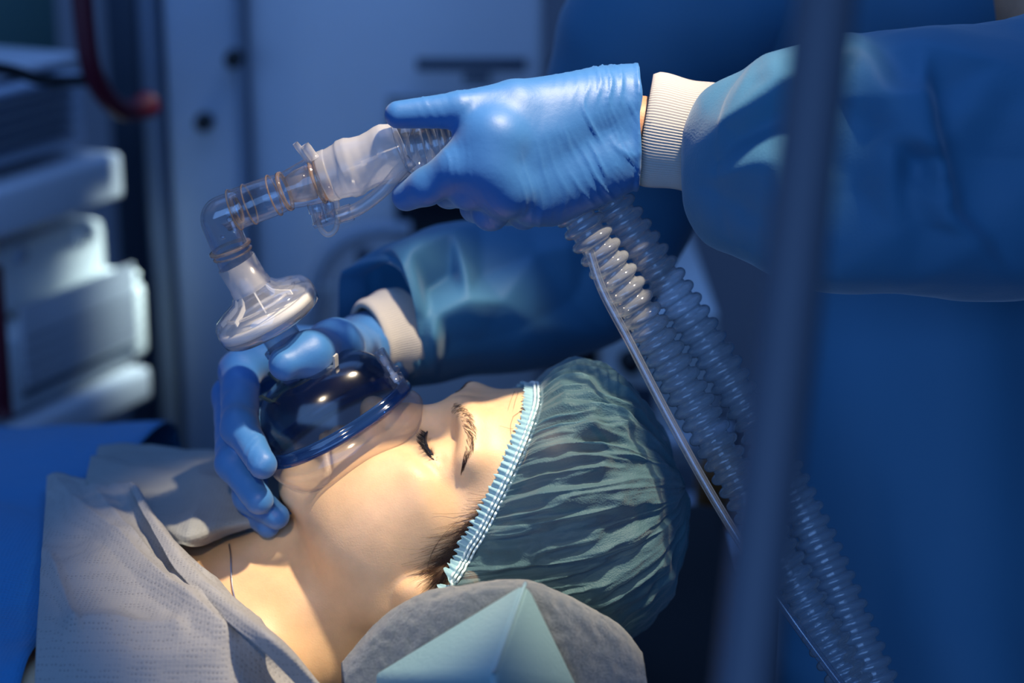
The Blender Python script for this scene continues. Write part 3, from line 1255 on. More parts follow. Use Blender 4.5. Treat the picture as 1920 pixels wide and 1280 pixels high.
NECKB = M2W(-0.004, 0.0, NH - 0.002)
v, f = lathe([(NR, -0.001), (NR, 0.004), (NR - 0.0004, 0.021), (NR + 0.0012, 0.0215), (NR + 0.0012, 0.0245), (NR - 0.0014, 0.0248), (NR - 0.0018, 0.0)], NECKB, MZ, 48)
obj('neck', v, f, clear_plastic('mask_neck_plastic', tint=(0.70, 0.78, 0.90), body=0.28, bodycol=(0.35, 0.42, 0.58), edge=0.3, rough=0.12, gloss=1.0), mask)

# hook ring with four prongs
hk = thing('hook_ring', '', '', tuple(NECKB)) if False else None
v, f = lathe([(NR + 0.0006, -0.001), (NR + 0.0030, -0.001), (NR + 0.0032, 0.0012), (NR + 0.0006, 0.0014)], NECKB, MZ, 48, closed=True)
ring = obj('hook_ring', v, f, hook_m, mask)


def strip(pts, wdir, wid, thk):
    pts = np.array(pts)
    T = np.gradient(pts, axis=0)
    wv = unit(wdir)
    rows = []
    for p, t in zip(pts, T):
        n = unit(np.cross(unit(t), wv))
        rows.append([p + wv * wid + n * thk, p - wv * wid + n * thk, p - wv * wid - n * thk, p + wv * wid - n * thk])
    G = np.array(rows)
    v, f = gridmesh(G, False, True)
    f = f.tolist() + [[0, 1, 2, 3], [len(v) - 1, len(v) - 2, len(v) - 3, len(v) - 4]]
    return v, f


light_hook = principled('grey_plastic_hook', (0.42, 0.42, 0.40), 0.4)
for ang, mt in ((-28, light_hook), (62, hook_m), (152, hook_m), (-118, hook_m)):
    a = math.radians(ang)
    # MY may point either way: sideways towards the camera is what the first pair needs
    d = MX * math.cos(a) + V(0, -1, 0) * math.sin(-a)
    if ang == 62:
        d = MX * math.cos(math.radians(135)) + V(0, -1, 0) * math.sin(math.radians(135))
    if ang == -28:
        d = MX * math.cos(math.radians(35)) + V(0, -1, 0) * math.sin(math.radians(35))
    if ang == -118:
        d = MX * math.cos(math.radians(-45)) + V(0, -1, 0) * math.sin(math.radians(-45))
    if ang == 152:
        d = MX * math.cos(math.radians(-135)) + V(0, -1, 0) * math.sin(math.radians(-135))
    wv = np.cross(d, MZ)
    b0 = NECKB + d * (NR + 0.001)
    pts = [b0, b0 + d * 0.006 + MZ * 0.0004, b0 + d * 0.0150 - MZ * 0.0012, b0 + d * 0.0162 - MZ * 0.0006, b0 + d * 0.0200 + MZ * 0.0050, b0 + d * 0.0210 + MZ * 0.0068]
    v, f = strip(pts, wv, 0.0020, 0.0007)
    obj('hook', v, f, mt, ring, smooth=False)

# inflation valve at the nose end
VB = M2W(ML * 0.985, 0.0, 0.004) + V(0, -0.010, 0)
vd = unit(MZ + MX * (-0.02))
v, f = lathe([(0.0046, -0.004), (0.0050, 0.001), (0.0052, 0.0075), (0.0044, 0.008), (0.0044, 0.0095), (0.0056, 0.0098), (0.0056, 0.012), (0.0040, 0.0128), (0.0036, 0.0200), (0.0040, 0.0205), (0.0040, 0.0275), (0.0033, 0.0275), (0.0030, 0.012)], VB, vd, 28)
valve = obj('inflation_valve', v, f, clear_plastic('valve_plastic', tint=(0.80, 0.85, 0.92), body=0.10, bodycol=(0.5, 0.55, 0.62), edge=0.35, rough=0.05, gloss=1.5), mask)
v, f = lathe([(0, 0.004), (0.0022, 0.004), (0.0026, 0.009), (0.0016, 0.0095), (0.0016, 0.0165), (0.0024, 0.017), (0.0024, 0.0225), (0, 0.0225)], VB, vd, 20)
obj('valve_core', v, f, white_m, valve)

# ------------------------------------------------------------------ breathing filter
FB = NECKB + MZ * 0.020
FT = PY(443, 492, MIDY - 0.002)
FA = unit(FT - FB)
DC = FB + FA * 0.0285
side = unit(np.cross(FA, V(0, 1, 0)))
filt = thing('breathing_filter', 'round clear plastic breathing filter with a white ring, standing on the mask neck', 'filter', tuple(FB))
h0 = np.linalg.norm(FT - DC)
prof = [(0.0105, -0.034), (0.0118, -0.034), (0.0122, -0.0150), (0.0200, -0.0118), (0.0310, -0.0100), (0.0343, -0.0075), (0.0352, -0.0035), (0.0352, 0.0000), (0.0346, 0.0050), (0.0320, 0.0088), (0.0250, 0.0118), (0.0170, 0.0150), (0.0139, 0.0185)]
v, f = lathe(prof, DC, FA, 72)
filt_m = clear_plastic('filter_shell', tint=(0.92, 0.93, 0.95), body=0.19, bodycol=(0.82, 0.82, 0.82), edge=0.36, rough=0.05, gloss=1.7)
obj('shell', v, f, filt_m, filt)
prof = [(0.0136, 0.0180), (0.0134, h0 - 0.016), (0.0129, h0 - 0.015), (0.0131, h0), (0.0120, h0), (0.0117, 0.02)]
v, f = lathe(prof, DC, FA, 48)
obj('port', v, f, frost_m, filt)
v, f = lathe([(0.0300, -0.0046), (0.0340, -0.0042), (0.0344, 0.0010), (0.0305, 0.0018)], DC, FA, 72, closed=True)
obj('filter_ring', v, f, white_m, filt)
v, f = lathe([(0.0000, -0.0022), (0.0300, -0.0022), (0.0300, 0.0004), (0.0, 0.0004)], DC, FA, 60)
obj('filter_pad', v, f, white_m, filt)
v, f = lathe([(0.0235, 0.0072), (0.0255, 0.0070), (0.0255, 0.0082), (0.0235, 0.0086)], DC, FA, 60, closed=True)
obj('inner_ring', v, f, frost_m, filt)
for k in range(8):
    a = 2 * math.pi * (k + 0.3) / 8
    d = side * math.cos(a) + np.cross(FA, side) * math.sin(a)
    pts = [DC + d * 0.0125 + FA * 0.0165, DC + d * 0.0155 + FA * 0.0120, DC + d * 0.021 + FA * 0.0098, DC + d * 0.029 + FA * 0.0075]
    v, f = strip(pts, FA, 0.0016, 0.0005)
    obj('rib', v, f, white_m, filt, smooth=False)

# ------------------------------------------------------------------ clear elbow
JX = PY(407, 405, MIDY - 0.004)                    # where the two legs meet
TD = unit(PY(690, 302, MIDY - 0.006) - JX)         # along the circuit
UD = unit(FT - JX)
elbow = thing('elbow_connector', 'clear rigid elbow connector between the filter and the breathing circuit', 'connector', tuple(FT))
r_el = 0.0118
leg1 = np.linalg.norm(FT - JX) + 0.008
bend = []
for s in np.linspace(0, 1, 9):
    # a tight rounded mitre
    a, bpt, c = JX + UD * 0.0045, JX, JX + TD * 0.0045
    bend.append((1 - s) ** 2 * a + 2 * s * (1 - s) * bpt + s * s * c)
path = np.array([JX + UD * leg1] + bend + [JX + TD * 0.018])
mb = MB()
for rr in (r_el, r_el - 0.0014):
    v, f = gridmesh(tubegrid(path, rr, 40), False, True)
    mb.add(v, f[:, ::-1])
mb.build('tube', clear_m, elbow)
LFL = np.linalg.norm(JX - PY(427, 464, MIDY - 0.004))
v, f = lathe([(r_el, 0), (r_el + 0.0022, 0.0003), (r_el + 0.0024, 0.0016), (r_el, 0.0020)], JX + UD * LFL, UD, 48)
obj('flange', v, f, rimglow_m, elbow)
v, f = lathe([(r_el, 0), (r_el + 0.0014, 0.0003), (r_el + 0.0014, 0.0010), (r_el, 0.0014)], JX + UD * (LFL + 0.0045), UD, 48)
obj('flange', v, f, rimglow_m, elbow)
v, f = lathe([(0.0, 0), (0.0016, 0), (0.0017, 0.0006), (0.0008, 0.0010), (0, 0.0010)], JX + UD * 0.012 + V(0, -r_el, 0) + unit(TD) * 0.001, V(0, -1, 0.2), 16)
obj('moulding_mark', v, f, clear_m, elbow)
v, f = lathe([(0.0, 0), (0.0022, 0), (0.0022, 0.0006), (0.0012, 0.0009), (0, 0.0006)], JX + TD * 0.0095 + V(0, -r_el, 0) + UD * 0.003, V(0, -1, 0.2), 16)
obj('moulding_mark', v, f, clear_m, elbow)


def TA(px, py):
    """distance along the circuit axis of the point seen at a pixel"""
    return (PY(px, py, MIDY - 0.005) - JX) @ TD


x1, x2 = TA(440, 396), TA(526, 362)
prof = [(0.0112, x1 + 0.0005), (0.0125, x1 - 0.0003), (0.0136, x1 + 0.0004), (0.0134, x1 + 0.0016), (0.0130, x1 + 0.0025), (0.0130, x1 + 0.0095), (0.0133, x1 + 0.0100), (0.0133, x1 + 0.0106), (0.0130, x1 + 0.0112), (0.0128, x2 - 0.006), (0.0125, x2 - 0.003), (0.0122, x2)]
v, f = lathe(prof, JX, TD, 56)
obj('socket', v, f, clear_m, elbow)
for xx, ra in ((x1, 0.0135), (x1 + 0.0103, 0.0133), (x2 - 0.0045, 0.0134)):
    v, f = lathe([(ra - 0.0006, xx - 0.0004), (ra + 0.0004, xx - 0.0003), (ra + 0.0004, xx + 0.0005), (ra - 0.0006, xx + 0.0006)], JX, TD, 56, closed=True)
    obj('socket_edge', v, f, rimglow_m, elbow)
v, f = lathe([(0.0088, x1 + 0.002), (0.0092, x1), (0.0098, x1 + 0.001), (0.0094, x1 + 0.003)], JX, TD, 40, closed=True)
obj('inner_lip', v, f, rimglow_m, elbow)

# ------------------------------------------------------------------ catheter mount: clear connector, frosted swivel, ribbed tube
x3, x4, x5 = TA(534, 358), TA(560, 348), TA(604, 330)
mount = thing('circuit_connector', 'clear and frosted sampling connector with short ribbed tube in the near gloved hand', 'connector', tuple(JX + TD * x3))
prof = [(0.0100, x2 - 0.010), (0.0100, x3 - 0.003), (0.0118, x3 - 0.0005), (0.0122, x3 + 0.003), (0.0138, x3 + 0.012), (0.0150, x5 - 0.006), (0.0150, x5 + 0.004)]
v, f = lathe(prof, JX, TD, 56)
obj('body', v, f, clear_m, mount)
v, f = lathe([(0.0110, x3 - 0.0010), (0.0128, x3 - 0.0014), (0.0132, x3), (0.0128, x3 + 0.0012), (0.0112, x3 + 0.0010)], JX, TD, 56, closed=True)
obj('flange', v, f, rimglow_m, mount)
v, f = lathe([(0.0148, x5 - 0.0045), (0.0162, x5 - 0.0040), (0.0162, x5 - 0.0028), (0.0150, x5 - 0.0022), (0.0150, x5 - 0.0010), (0.0163, x5 - 0.0004), (0.0163, x5 + 0.0008), (0.0148, x5 + 0.0012)], JX, TD, 56, closed=True)
obj('collar', v, f, rimglow_m, mount)
v, f = lathe([(0.0, x3 + 0.003), (0.0085, x3 + 0.003), (0.0105, x3 + 0.010), (0.0112, x3 + 0.018), (0.0, x3 + 0.019)], JX, TD, 40)
obj('valve_seat', v, f, clear_plastic('seat_plastic', tint=(0.95, 0.92, 0.88), body=0.25, bodycol=(0.85, 0.72, 0.60), edge=0.2, rough=0.1), mount)
x6, x7, x8 = TA(650, 312), TA(700, 294), TA(735, 281)
prof = [(0.0146, x5 + 0.0005), (0.0166, x5 + 0.0005), (0.0168, x5 + 0.006), (0.0164, x6 - 0.010), (0.0176, x6 - 0.003), (0.0189, x6 - 0.001), (0.0191, x6 + 0.004), (0.0177, x6 + 0.008), (0.0170, x7 - 0.004), (0.0178, x7 + 0.002), (0.0190, x8 - 0.006), (0.0193, x8 - 0.002), (0.0176, x8 + 0.003), (0.0172, x8 + 0.006), (0.0150, x8 + 0.006)]
prof = np.array(prof)
prof = np.stack([np.interp(np.linspace(0, 1, 60), np.linspace(0, 1, len(prof)), prof[:, 0]), np.interp(np.linspace(0, 1, 60), np.linspace(0, 1, len(prof)), prof[:, 1])], 1)
v, f = lathe(prof, JX, TD, 64)
obj('frosted_sleeve', v, f, frost_m, mount)
for a in (1.1, 1.9, 2.7, 3.6, 4.5, 5.4):
    d = math.cos(a) * side + math.sin(a) * np.cross(TD, side)
    v, f = box(JX + TD * (x6 + 0.013) + d * 0.0171, (0.014, 0.0022, 0.0014), np.stack([TD, unit(np.cross(d, TD)), d], 1), 0.0004)
    obj('grip_ridge', v, f, frost_m, mount)
# ribbed tube running into the hand
hose_m = clear_plastic('clear_hose', tint=(0.93, 0.95, 0.98), body=0.12, bodycol=(0.72, 0.75, 0.78), edge=0.42, rough=0.06, gloss=1.8)
E0 = JX + TD * (x8 + 0.002)
pth = catmull(np.array([E0, E0 + TD * 0.008, PY(783, 277, MIDY - 0.008), PY(840, 264, MIDY - 0.009), PY(900, 256, MIDY - 0.008), PY(960, 262, MIDY - 0.006)]), 300)
Ls = np.concatenate([[0], np.cumsum(np.linalg.norm(np.diff(pth, axis=0), axis=1))])
ss = np.linspace(0, Ls[-1], 260)
pth = np.stack([np.interp(ss, Ls, pth[:, i]) for i in range(3)], 1)
xx = ((ss / 0.0094) % 1.0 - 0.5) / 0.30
v, f = gridmesh(tubegrid(pth, 0.0138 + 0.0034 * np.sqrt(np.maximum(0, 1 - xx * xx)), 48), False, True)
obj('ribbed_tube', v, f[:, ::-1], hose_m, mount)
# strap pegs
for (ax, ay, bx_, by, r) in ((583, 306, 553, 268, 0.0021), (590, 298, 571, 271, 0.0031)):
    A, B = PY(ax, ay, MIDY - 0.012), PY(bx_, by, MIDY - 0.012)
    mb = MB()
    add_tube(mb, np.array([A + (B - A) * s for s in np.linspace(0, 1, 5)]), np.array([1.1, 1, 1, 1, 0.9]) * r, 12)
    mb.build('peg', frost_m, mount)
# sampling port, luer cap and tether
PA, PB = PY(592, 380, MIDY - 0.012), PY(602, 418, MIDY - 0.012)
pd = unit(PB - PA)
pl = np.linalg.norm(PB - PA)
for off_, r in ((0.0, 0.0058), (0.0085, 0.0042)):
    v, f = lathe([(r * 0.7, 0), (r, 0), (r, pl * 0.45), (r * 0.82, pl * 0.5), (r * 0.82, pl), (r * 0.6, pl), (r * 0.55, 0.001)], PA + TD * off_, pd, 24)
    obj('sampling_port', v, f, clear_m, mount)
LT_ = [PY(a, b, MIDY - 0.016) for a, b in ((588, 424), (610, 413), (634, 405), (660, 397))]
mb = MB()
add_tube(mb, catmull(LT_, 16), np.interp(np.linspace(0, 1, 16), [0, 0.12, 0.2, 0.55, 0.6, 1], [0.002, 0.002, 0.0036, 0.004, 0.0052, 0.0055]), 16)
mb.build('luer_fitting', clear_m, mount)
LT_ = [PY(a, b, MIDY - 0.016) for a, b in ((634, 405), (668, 393), (695, 376), (722, 353), (748, 322), (772, 300))]
sample = thing('sampling_tube', 'thin clear gas sampling tube leaving the port under the frosted sleeve', 'tube', tuple(LT_[0]))
mb = MB()
add_tube(mb, catmull(LT_, 40), 0.0043, 16)
mb.build('tube', clear_plastic('milky_tube', tint=(0.92, 0.92, 0.94), body=0.34, bodycol=(0.82, 0.80, 0.78), edge=0.35, rough=0.12, gloss=1.2), sample)
LT_ = [PY(a, b, MIDY - 0.014) for a, b in ((597, 398), (598, 418), (605, 434), (617, 440), (629, 430), (633, 410), (631, 375))]
mb = MB()
add_tube(mb, catmull(LT_, 40), 0.0017, 10)
mb.build('tether', frost_m, mount)
# ------------------------------------------------------------------ the clinician: gloved hands, cuffs, gown
glove_m, nt, out = new_mat('blue_nitrile_glove')
b = nt.nodes.new('ShaderNodeBsdfPrincipled')
b.inputs['Base Color'].default_value = (0.032, 0.155, 0.41, 1)
b.inputs['Roughness'].default_value = 0.5
b.inputs['Specular IOR Level'].default_value = 0.5
b.inputs['Sheen Weight'].default_value = 0.15
b.inputs['Subsurface Weight'].default_value = 0.0
nr = bump(nt, noise_tex(nt, 1400, 2, 0.5), 0.12, 0.0004)
nr = bump(nt, noise_tex(nt, 70, 3, 0.6), 0.22, 0.0016, nr)
nt.links.new(nr, b.inputs['Normal'])
nt.links.new(b.outputs[0], out.inputs[0])

mm = 1000.0


def J(px, py, dd):
    return P(px, py, dd) * mm


def px_r(r):
    return r * PXM * mm


def hand_mesh(sdf, jts, h, wrinkle=None, pad=34):
    a = np.array(jts)
    v, f = surface(sdf, a.min(0) - pad, a.max(0) + pad, h, project=1)
    if wrinkle is not None:
        e = 0.5
        d = sdf(v)
        g = np.stack([(sdf(v + np.eye(3)[i] * e) - d) / e for i in range(3)], 1)
        g /= np.linalg.norm(g, axis=1)[:, None] + 1e-9
        v = v + g * wrinkle(v)[:, None]
    return v * 0.001, f


def seg_coord(v, a, b):
    """along and off-axis distance from a segment"""
    a = np.asarray(a)
    b = np.asarray(b)
    d = b - a
    L = np.linalg.norm(d)
    d = d / L
    t = (v - a) @ d
    off = np.linalg.norm(v - a - t[:, None] * d, axis=1)
    return t, off, L, d


def creases(v, a, b, period, reach, amp, seed=0, skew=None):
    """soft raised folds that ring the segment a-b, wandering and fading along their length"""
    t, off, L, d = seg_coord(v, a, b)
    w = vnoise(v / 30.0 + seed * 5.1) * period * 1.6
    if skew is not None:
        w = w + v @ np.asarray(skew)
    ph = (t + w) / period
    k = np.floor(ph)
    s = 1 - np.abs(2 * (ph - k) - 1)
    fold = np.clip((s - 0.45) / 0.55, 0, 1)
    fold = fold * fold * (3 - 2 * fold)
    q = np.stack([k * 3.7, v[:, 2] / 22.0 + seed, v[:, 0] / 60.0 + k], 1)
    brk = np.clip(0.45 + 0.9 * vnoise(q), 0, 1.15)
    m = np.clip(1 - np.abs(t - L / 2) / (L / 2 + 2), 0, 1) ** 0.8 * np.clip((reach - off) / 8.0, 0, 1)
    return amp * fold * brk * m


# ---- near (left) hand: back of the hand to the camera, thumb on top, fingers round the circuit
L = dict(
    w1=J(1196, 192, -0.006), w2=J(1196, 282, -0.004),
    cmc=J(1110, 184, -0.016), tm=J(965, 196, -0.036), ti=J(862, 206, -0.050), tt=J(747, 215, -0.052),
    im=J(925, 262, -0.050), ip=J(856, 316, -0.052), idp=J(800, 350, -0.044), it=J(762, 368, -0.034),
    mm_=J(922, 322, -0.052), mp=J(880, 358, -0.044), md=J(842, 360, -0.010), mt=J(846, 330, 0.018),
    rm=J(948, 362, -0.046), rp=J(920, 398, -0.026), rd=J(892, 388, 0.008), rt=J(896, 350, 0.026),
    lm=J(1000, 378, -0.034), lp=J(982, 400, -0.012), ld=J(952, 396, 0.018), lt=J(952, 362, 0.032))


def hand_l(p):
    R = px_r
    d = s_rc(p, L['w1'], L['w2'], R(54), R(53))
    d = smin(d, s_rc(p, L['w1'] + V(14, 0, 0), L['w2'] + V(14, 0, 0), R(57), R(55)), 6)
    # palm
    for m, r0, r1, base in (('im', 56, 40, 'w1'), ('mm_', 54, 39, 'w1'), ('rm', 54, 37, 'w2'), ('lm', 56, 36, 'w2')):
        d = smin(d, s_rc(p, L[base] + V(-8, 0, 0), L[m], R(r0), R(r1)), 16)
    d = smin(d, s_rc(p, J(1120, 320, -0.012), J(1030, 375, -0.018), R(48), R(44)), 18)
    d = smin(d, s_chain(p, [L['cmc'], L['tm'], L['ti'], L['tt']], [R(52), R(44), R(33), R(25)], 3), 14)
    d = smin(d, s_rc(p, L['tm'] + V(0, -2, -6), L['im'], R(36), R(38)), 14)
    fing = s_chain(p, [L['im'], L['ip'], L['idp'], L['it']], [R(43), R(39), R(33), R(27)], 4)
    d = smin(d, fing, 14)
    fm = s_chain(p, [L['mm_'], L['mp'], L['md'], L['mt']], [R(39), R(33), R(29), R(25)], 4)
    d = smin(d, fm, 6)
    fr = s_chain(p, [L['rm'], L['rp'], L['rd'], L['rt']], [R(38), R(32), R(28), R(24)], 4)
    d = smin(d, fr, 5)
    fl = s_chain(p, [L['lm'], L['lp'], L['ld'], L['lt']], [R(36), R(28), R(25), R(21)], 4)
    d = smin(d, fl, 5)
    # tendons and knuckles
    for m in ('im', 'mm_', 'rm'):
        d = smin(d, s_ell(p, L[m] + V(0, -6, 2), (11, 7, 9)), 14)
    return smax(d, -(L['w1'][0] + 0.5 - p[:, 0]) * 1.0 - 0.0, 1.0) if False else d


def wrinkle_l(v):
    w = creases(v, J(1045, 250, -0.03), J(1205, 235, -0.03), 6.5, 75, 1.5, 1, skew=(0, 0, 0.34))
    w += creases(v, J(1120, 250, -0.03), J(1215, 235, -0.03), 4.2, 75, 0.7, 7, skew=(0, 0, 0.26))
    w += creases(v, J(775, 215, -0.05), J(905, 206, -0.045), 5.2, 17, 1.0, 2, skew=(0, 0, 0.55))
    w += creases(v, J(835, 335, -0.05), J(905, 310, -0.055), 4.4, 24, 0.8, 3, skew=(0, 0, -0.2))
    w += creases(v, J(880, 410, -0.04), J(960, 380, -0.05), 5.0, 26, 0.8, 4)
    w += creases(v, J(960, 330, -0.07), J(1110, 400, -0.05), 8.0, 48, 0.8, 5, skew=(0.3, 0, 0.8))
    # the flared, rolled hem
    t = (v[:, 0] - J(1192, 240, 0)[0])
    w += 1.1 * np.exp(-(t / 1.3) ** 2)
    w += np.clip((t + 16) / 16, 0, 1) * 1.1 * vnoise(v / 9.0 + 3)
    return w


hv, hf = hand_mesh(hand_l, list(L.values()), 1.5, wrinkle_l, 26)
cut = J(1196, 240, 0)[0] * 0.001
lim = cut + 0.0016 * vnoise(hv * V(0, 70, 70) + 5)
keep = (hv[hf][:, :, 0] < lim[hf]).any(1)
hf = hf[keep]
hv[:, 0] = np.minimum(hv[:, 0], lim)
clin = thing('person', 'clinician in blue gown and gloves bending over from the right, holding mask and tube', 'person', tuple(P(1500, 1180, 0.25)))
glove_l = obj('glove', hv, hf, glove_m, clin)

# ---- far (right) hand: thumb in front of the mask neck, fingers down over the chin
Rr = dict(
    w1=J(705, 632, 0.125), w2=J(708, 684, 0.150),
    cmc=J(672, 654, 0.105), tm=J(628, 650, 0.050), ti=J(580, 664, 0.010), tt=J(534, 682, -0.004),
    im=J(535, 655, 0.130), ip=J(450, 696, 0.085), idp=J(450, 800, 0.024), it=J(492, 870, -0.004),
    mm_=J(548, 690, 0.150), mp=J(436, 742, 0.098), md=J(438, 868, 0.032), mt=J(486, 938, 0.010),
    rm=J(566, 728, 0.155), rp=J(446, 810, 0.108), rd=J(468, 930, 0.040), rt=J(518, 968, 0.022),
    lm=J(588, 760, 0.150), lp=J(470, 860, 0.110), ld=J(478, 960, 0.055), lt=J(503, 986, 0.036))


def hand_r(p):
    R = px_r
    d = s_rc(p, Rr['w1'], Rr['w2'], R(57), R(57))
    for m, r1 in (('im', 46), ('mm_', 44), ('rm', 42), ('lm', 40)):
        d = smin(d, s_rc(p, Rr['w1'] * 0.5 + Rr['w2'] * 0.5, Rr[m], R(58), R(r1)), 16)
    d = smin(d, s_chain(p, [Rr['cmc'], Rr['tm'], Rr['ti'], Rr['tt']], [R(54), R(47), R(41), R(31)], 8), 12)
    d = smin(d, s_rc(p, Rr['tm'], Rr['im'], R(38), R(40)), 14)
    d = smin(d, s_chain(p, [Rr['im'], Rr['ip'], Rr['idp'], Rr['it']], [R(44), R(40), R(35), R(27)], 5), 6)
    d = smin(d, s_chain(p, [Rr['mm_'], Rr['mp'], Rr['md'], Rr['mt']], [R(44), R(39), R(34), R(27)], 5), 4)
    d = smin(d, s_chain(p, [Rr['rm'], Rr['rp'], Rr['rd'], Rr['rt']], [R(42), R(36), R(31), R(25)], 5), 4)
    d = smin(d, s_chain(p, [Rr['lm'], Rr['lp'], Rr['ld'], Rr['lt']], [R(38), R(32), R(27), R(23)], 5), 4)
    return d


def wrinkle_r(v):
    w = creases(v, J(560, 650, 0.03), J(622, 640, 0.06), 3.2, 22, 0.6, 1)
    w += creases(v, J(440, 745, 0.06), J(458, 830, 0.02), 5.0, 17, 0.75, 2, skew=(0.3, 0, 0))
    w += creases(v, J(440, 790, 0.06), J(450, 880, 0.03), 6.0, 15, 0.6, 3)
    w += creases(v, J(455, 820, 0.01), J(500, 880, -0.01), 5.0, 15, 0.8, 4, skew=(0.5, 0, 0.2))
    w += creases(v, J(650, 640, 0.11), J(715, 640, 0.13), 4.0, 40, 0.7, 5)
    w += 0.5 * vnoise(v / 9.0)
    return w


hv, hf = hand_mesh(hand_r, list(Rr.values()), 1.6, wrinkle_r, 24)
glove_r = obj('glove', hv, hf, glove_m, clin)
# wrist skin, knitted cuffs, gown
arm_skin = principled('forearm_skin', (0.50, 0.26, 0.15), 0.5, var=0.1, vscale=90, bumps=[(700, 0.3, 0.0006)])
cuff_m = principled('white_knit', (0.46, 0.44, 0.42), 0.85, bumps=[(1500, 0.3, 0.0004)], sheen=0.2)


def arm_sdf(p):
    d = s_chain(p, [J(1170, 238, 0.0), J(1260, 244, 0.0), J(1600, 290, -0.01), J(1980, 300, 0.03)], [21, 20, 24, 30], 6)
    d = smin(d, s_chain(p, [J(700, 655, 0.135), J(760, 630, 0.155), J(1120, 500, 0.27)], [20, 22, 34], 8), 8)
    d = smin(d, s_chain(p, [J(1120, 500, 0.27), J(1330, 120, 0.26), J(1560, -60, 0.24)], [36, 40, 46], 10), 14)
    d = smin(d, s_chain(p, [J(1980, 300, 0.04), J(2010, 120, 0.10), J(1900, -130, 0.16)], [30, 36, 44], 10), 14)
    d = smin(d, s_chain(p, [J(1560, -60, 0.24), J(1900, -130, 0.16)], [60, 60], 10), 30)
    d = smin(d, s_chain(p, [J(1730, -90, 0.21), J(1780, 1000, 0.28)], [85, 90], 10), 30)
    return d


pts = [J(1170, 238, 0), J(1980, 300, 0), J(700, 655, 0.14), J(1560, -60, 0.24), J(1780, 1000, 0.28), J(1900, -130, 0.16)]
a = np.array(pts)
v, f = surface(arm_sdf, a.min(0) - 150, a.max(0) + 150, 6.0, project=1)
v *= 0.001
# arm hairs are too fine to build; the skin strip shows at the near wrist only
obj('body', v, f, arm_skin, clin)


def cuff(p0, p1, r0, r1, squash, up, nribs, fold=0.0, seed=0):
    n = 26
    s = np.linspace(0, 1, n)
    path = np.asarray(p0)[None] * (1 - s[:, None]) + np.asarray(p1)[None] * s[:, None]
    nv = nribs * 4
    a = np.linspace(0, 2 * math.pi, nv, endpoint=False)
    T, N, B = frames(path, up)
    rr = r0 + (r1 - r0) * s
    rr = rr * (1 + 0.02 * np.sin(s * 9 + seed)) - 0.0018 * np.exp(-(s / 0.05) ** 2)
    rib = 0.00035 * np.cos(a * nribs)
    rad = rr[:, None] * (1 + 0.018 * np.sin(3 * a + seed)[None] + fold * np.sin(2 * a + 4 * s[:, None])) + rib[None]
    G = path[:, None] + rad[..., None] * (np.cos(a)[None, :, None] * N[:, None] + squash * np.sin(a)[None, :, None] * B[:, None])
    inner = path[0] + 0.90 * (G[0] - path[0])
    G = np.concatenate([(inner + (path[1] - path[0]) * 2)[None], inner[None], G])
    v, f = gridmesh(G, False, True)
    return v, f


v, f = cuff(P(1207, 240, 0.0), P(1345, 264, -0.002), 0.0362, 0.0350, 0.72, UPV, 120)
cuff_l = obj('cuff', v, f, cuff_m, clin)
v, f = cuff(P(690, 640, 0.122), P(762, 618, 0.142), 0.0285, 0.0315, 0.84, UPV, 110, 0.03, 2)
cuff_r = obj('cuff', v, f, cuff_m, clin)

gown_m, nt, out = new_mat('blue_gown_fabric')
b = nt.nodes.new('ShaderNodeBsdfPrincipled')
b.inputs['Base Color'].default_value = (0.075, 0.245, 0.42, 1)
b.inputs['Roughness'].default_value = 0.6
b.inputs['Specular IOR Level'].default_value = 0.35
b.inputs['Sheen Weight'].default_value = 0.45
b.inputs['Sheen Roughness'].default_value = 0.35
wv = nt.nodes.new('ShaderNodeTexVoronoi')
wv.inputs['Scale'].default_value = 700
tc = nt.nodes.new('ShaderNodeTexCoord')
nt.links.new(tc.outputs['Object'], wv.inputs['Vector'])
nr = bump(nt, wv.outputs['Distance'], 0.25, 0.0005)
nr = bump(nt, noise_tex(nt, 60, 4, 0.6), 0.08, 0.002, nr)
nt.links.new(nr, b.inputs['Normal'])
tl = nt.nodes.new('ShaderNodeBsdfTranslucent')
tl.inputs[0].default_value = (0.06, 0.30, 0.52, 1)
mx = nt.nodes.new('ShaderNodeMixShader')
mx.inputs[0].default_value = 0.30
nt.links.new(b.outputs[0], mx.inputs[1])
nt.links.new(tl.outputs[0], mx.inputs[2])
nt.links.new(mx.outputs[0], out.inputs[0])


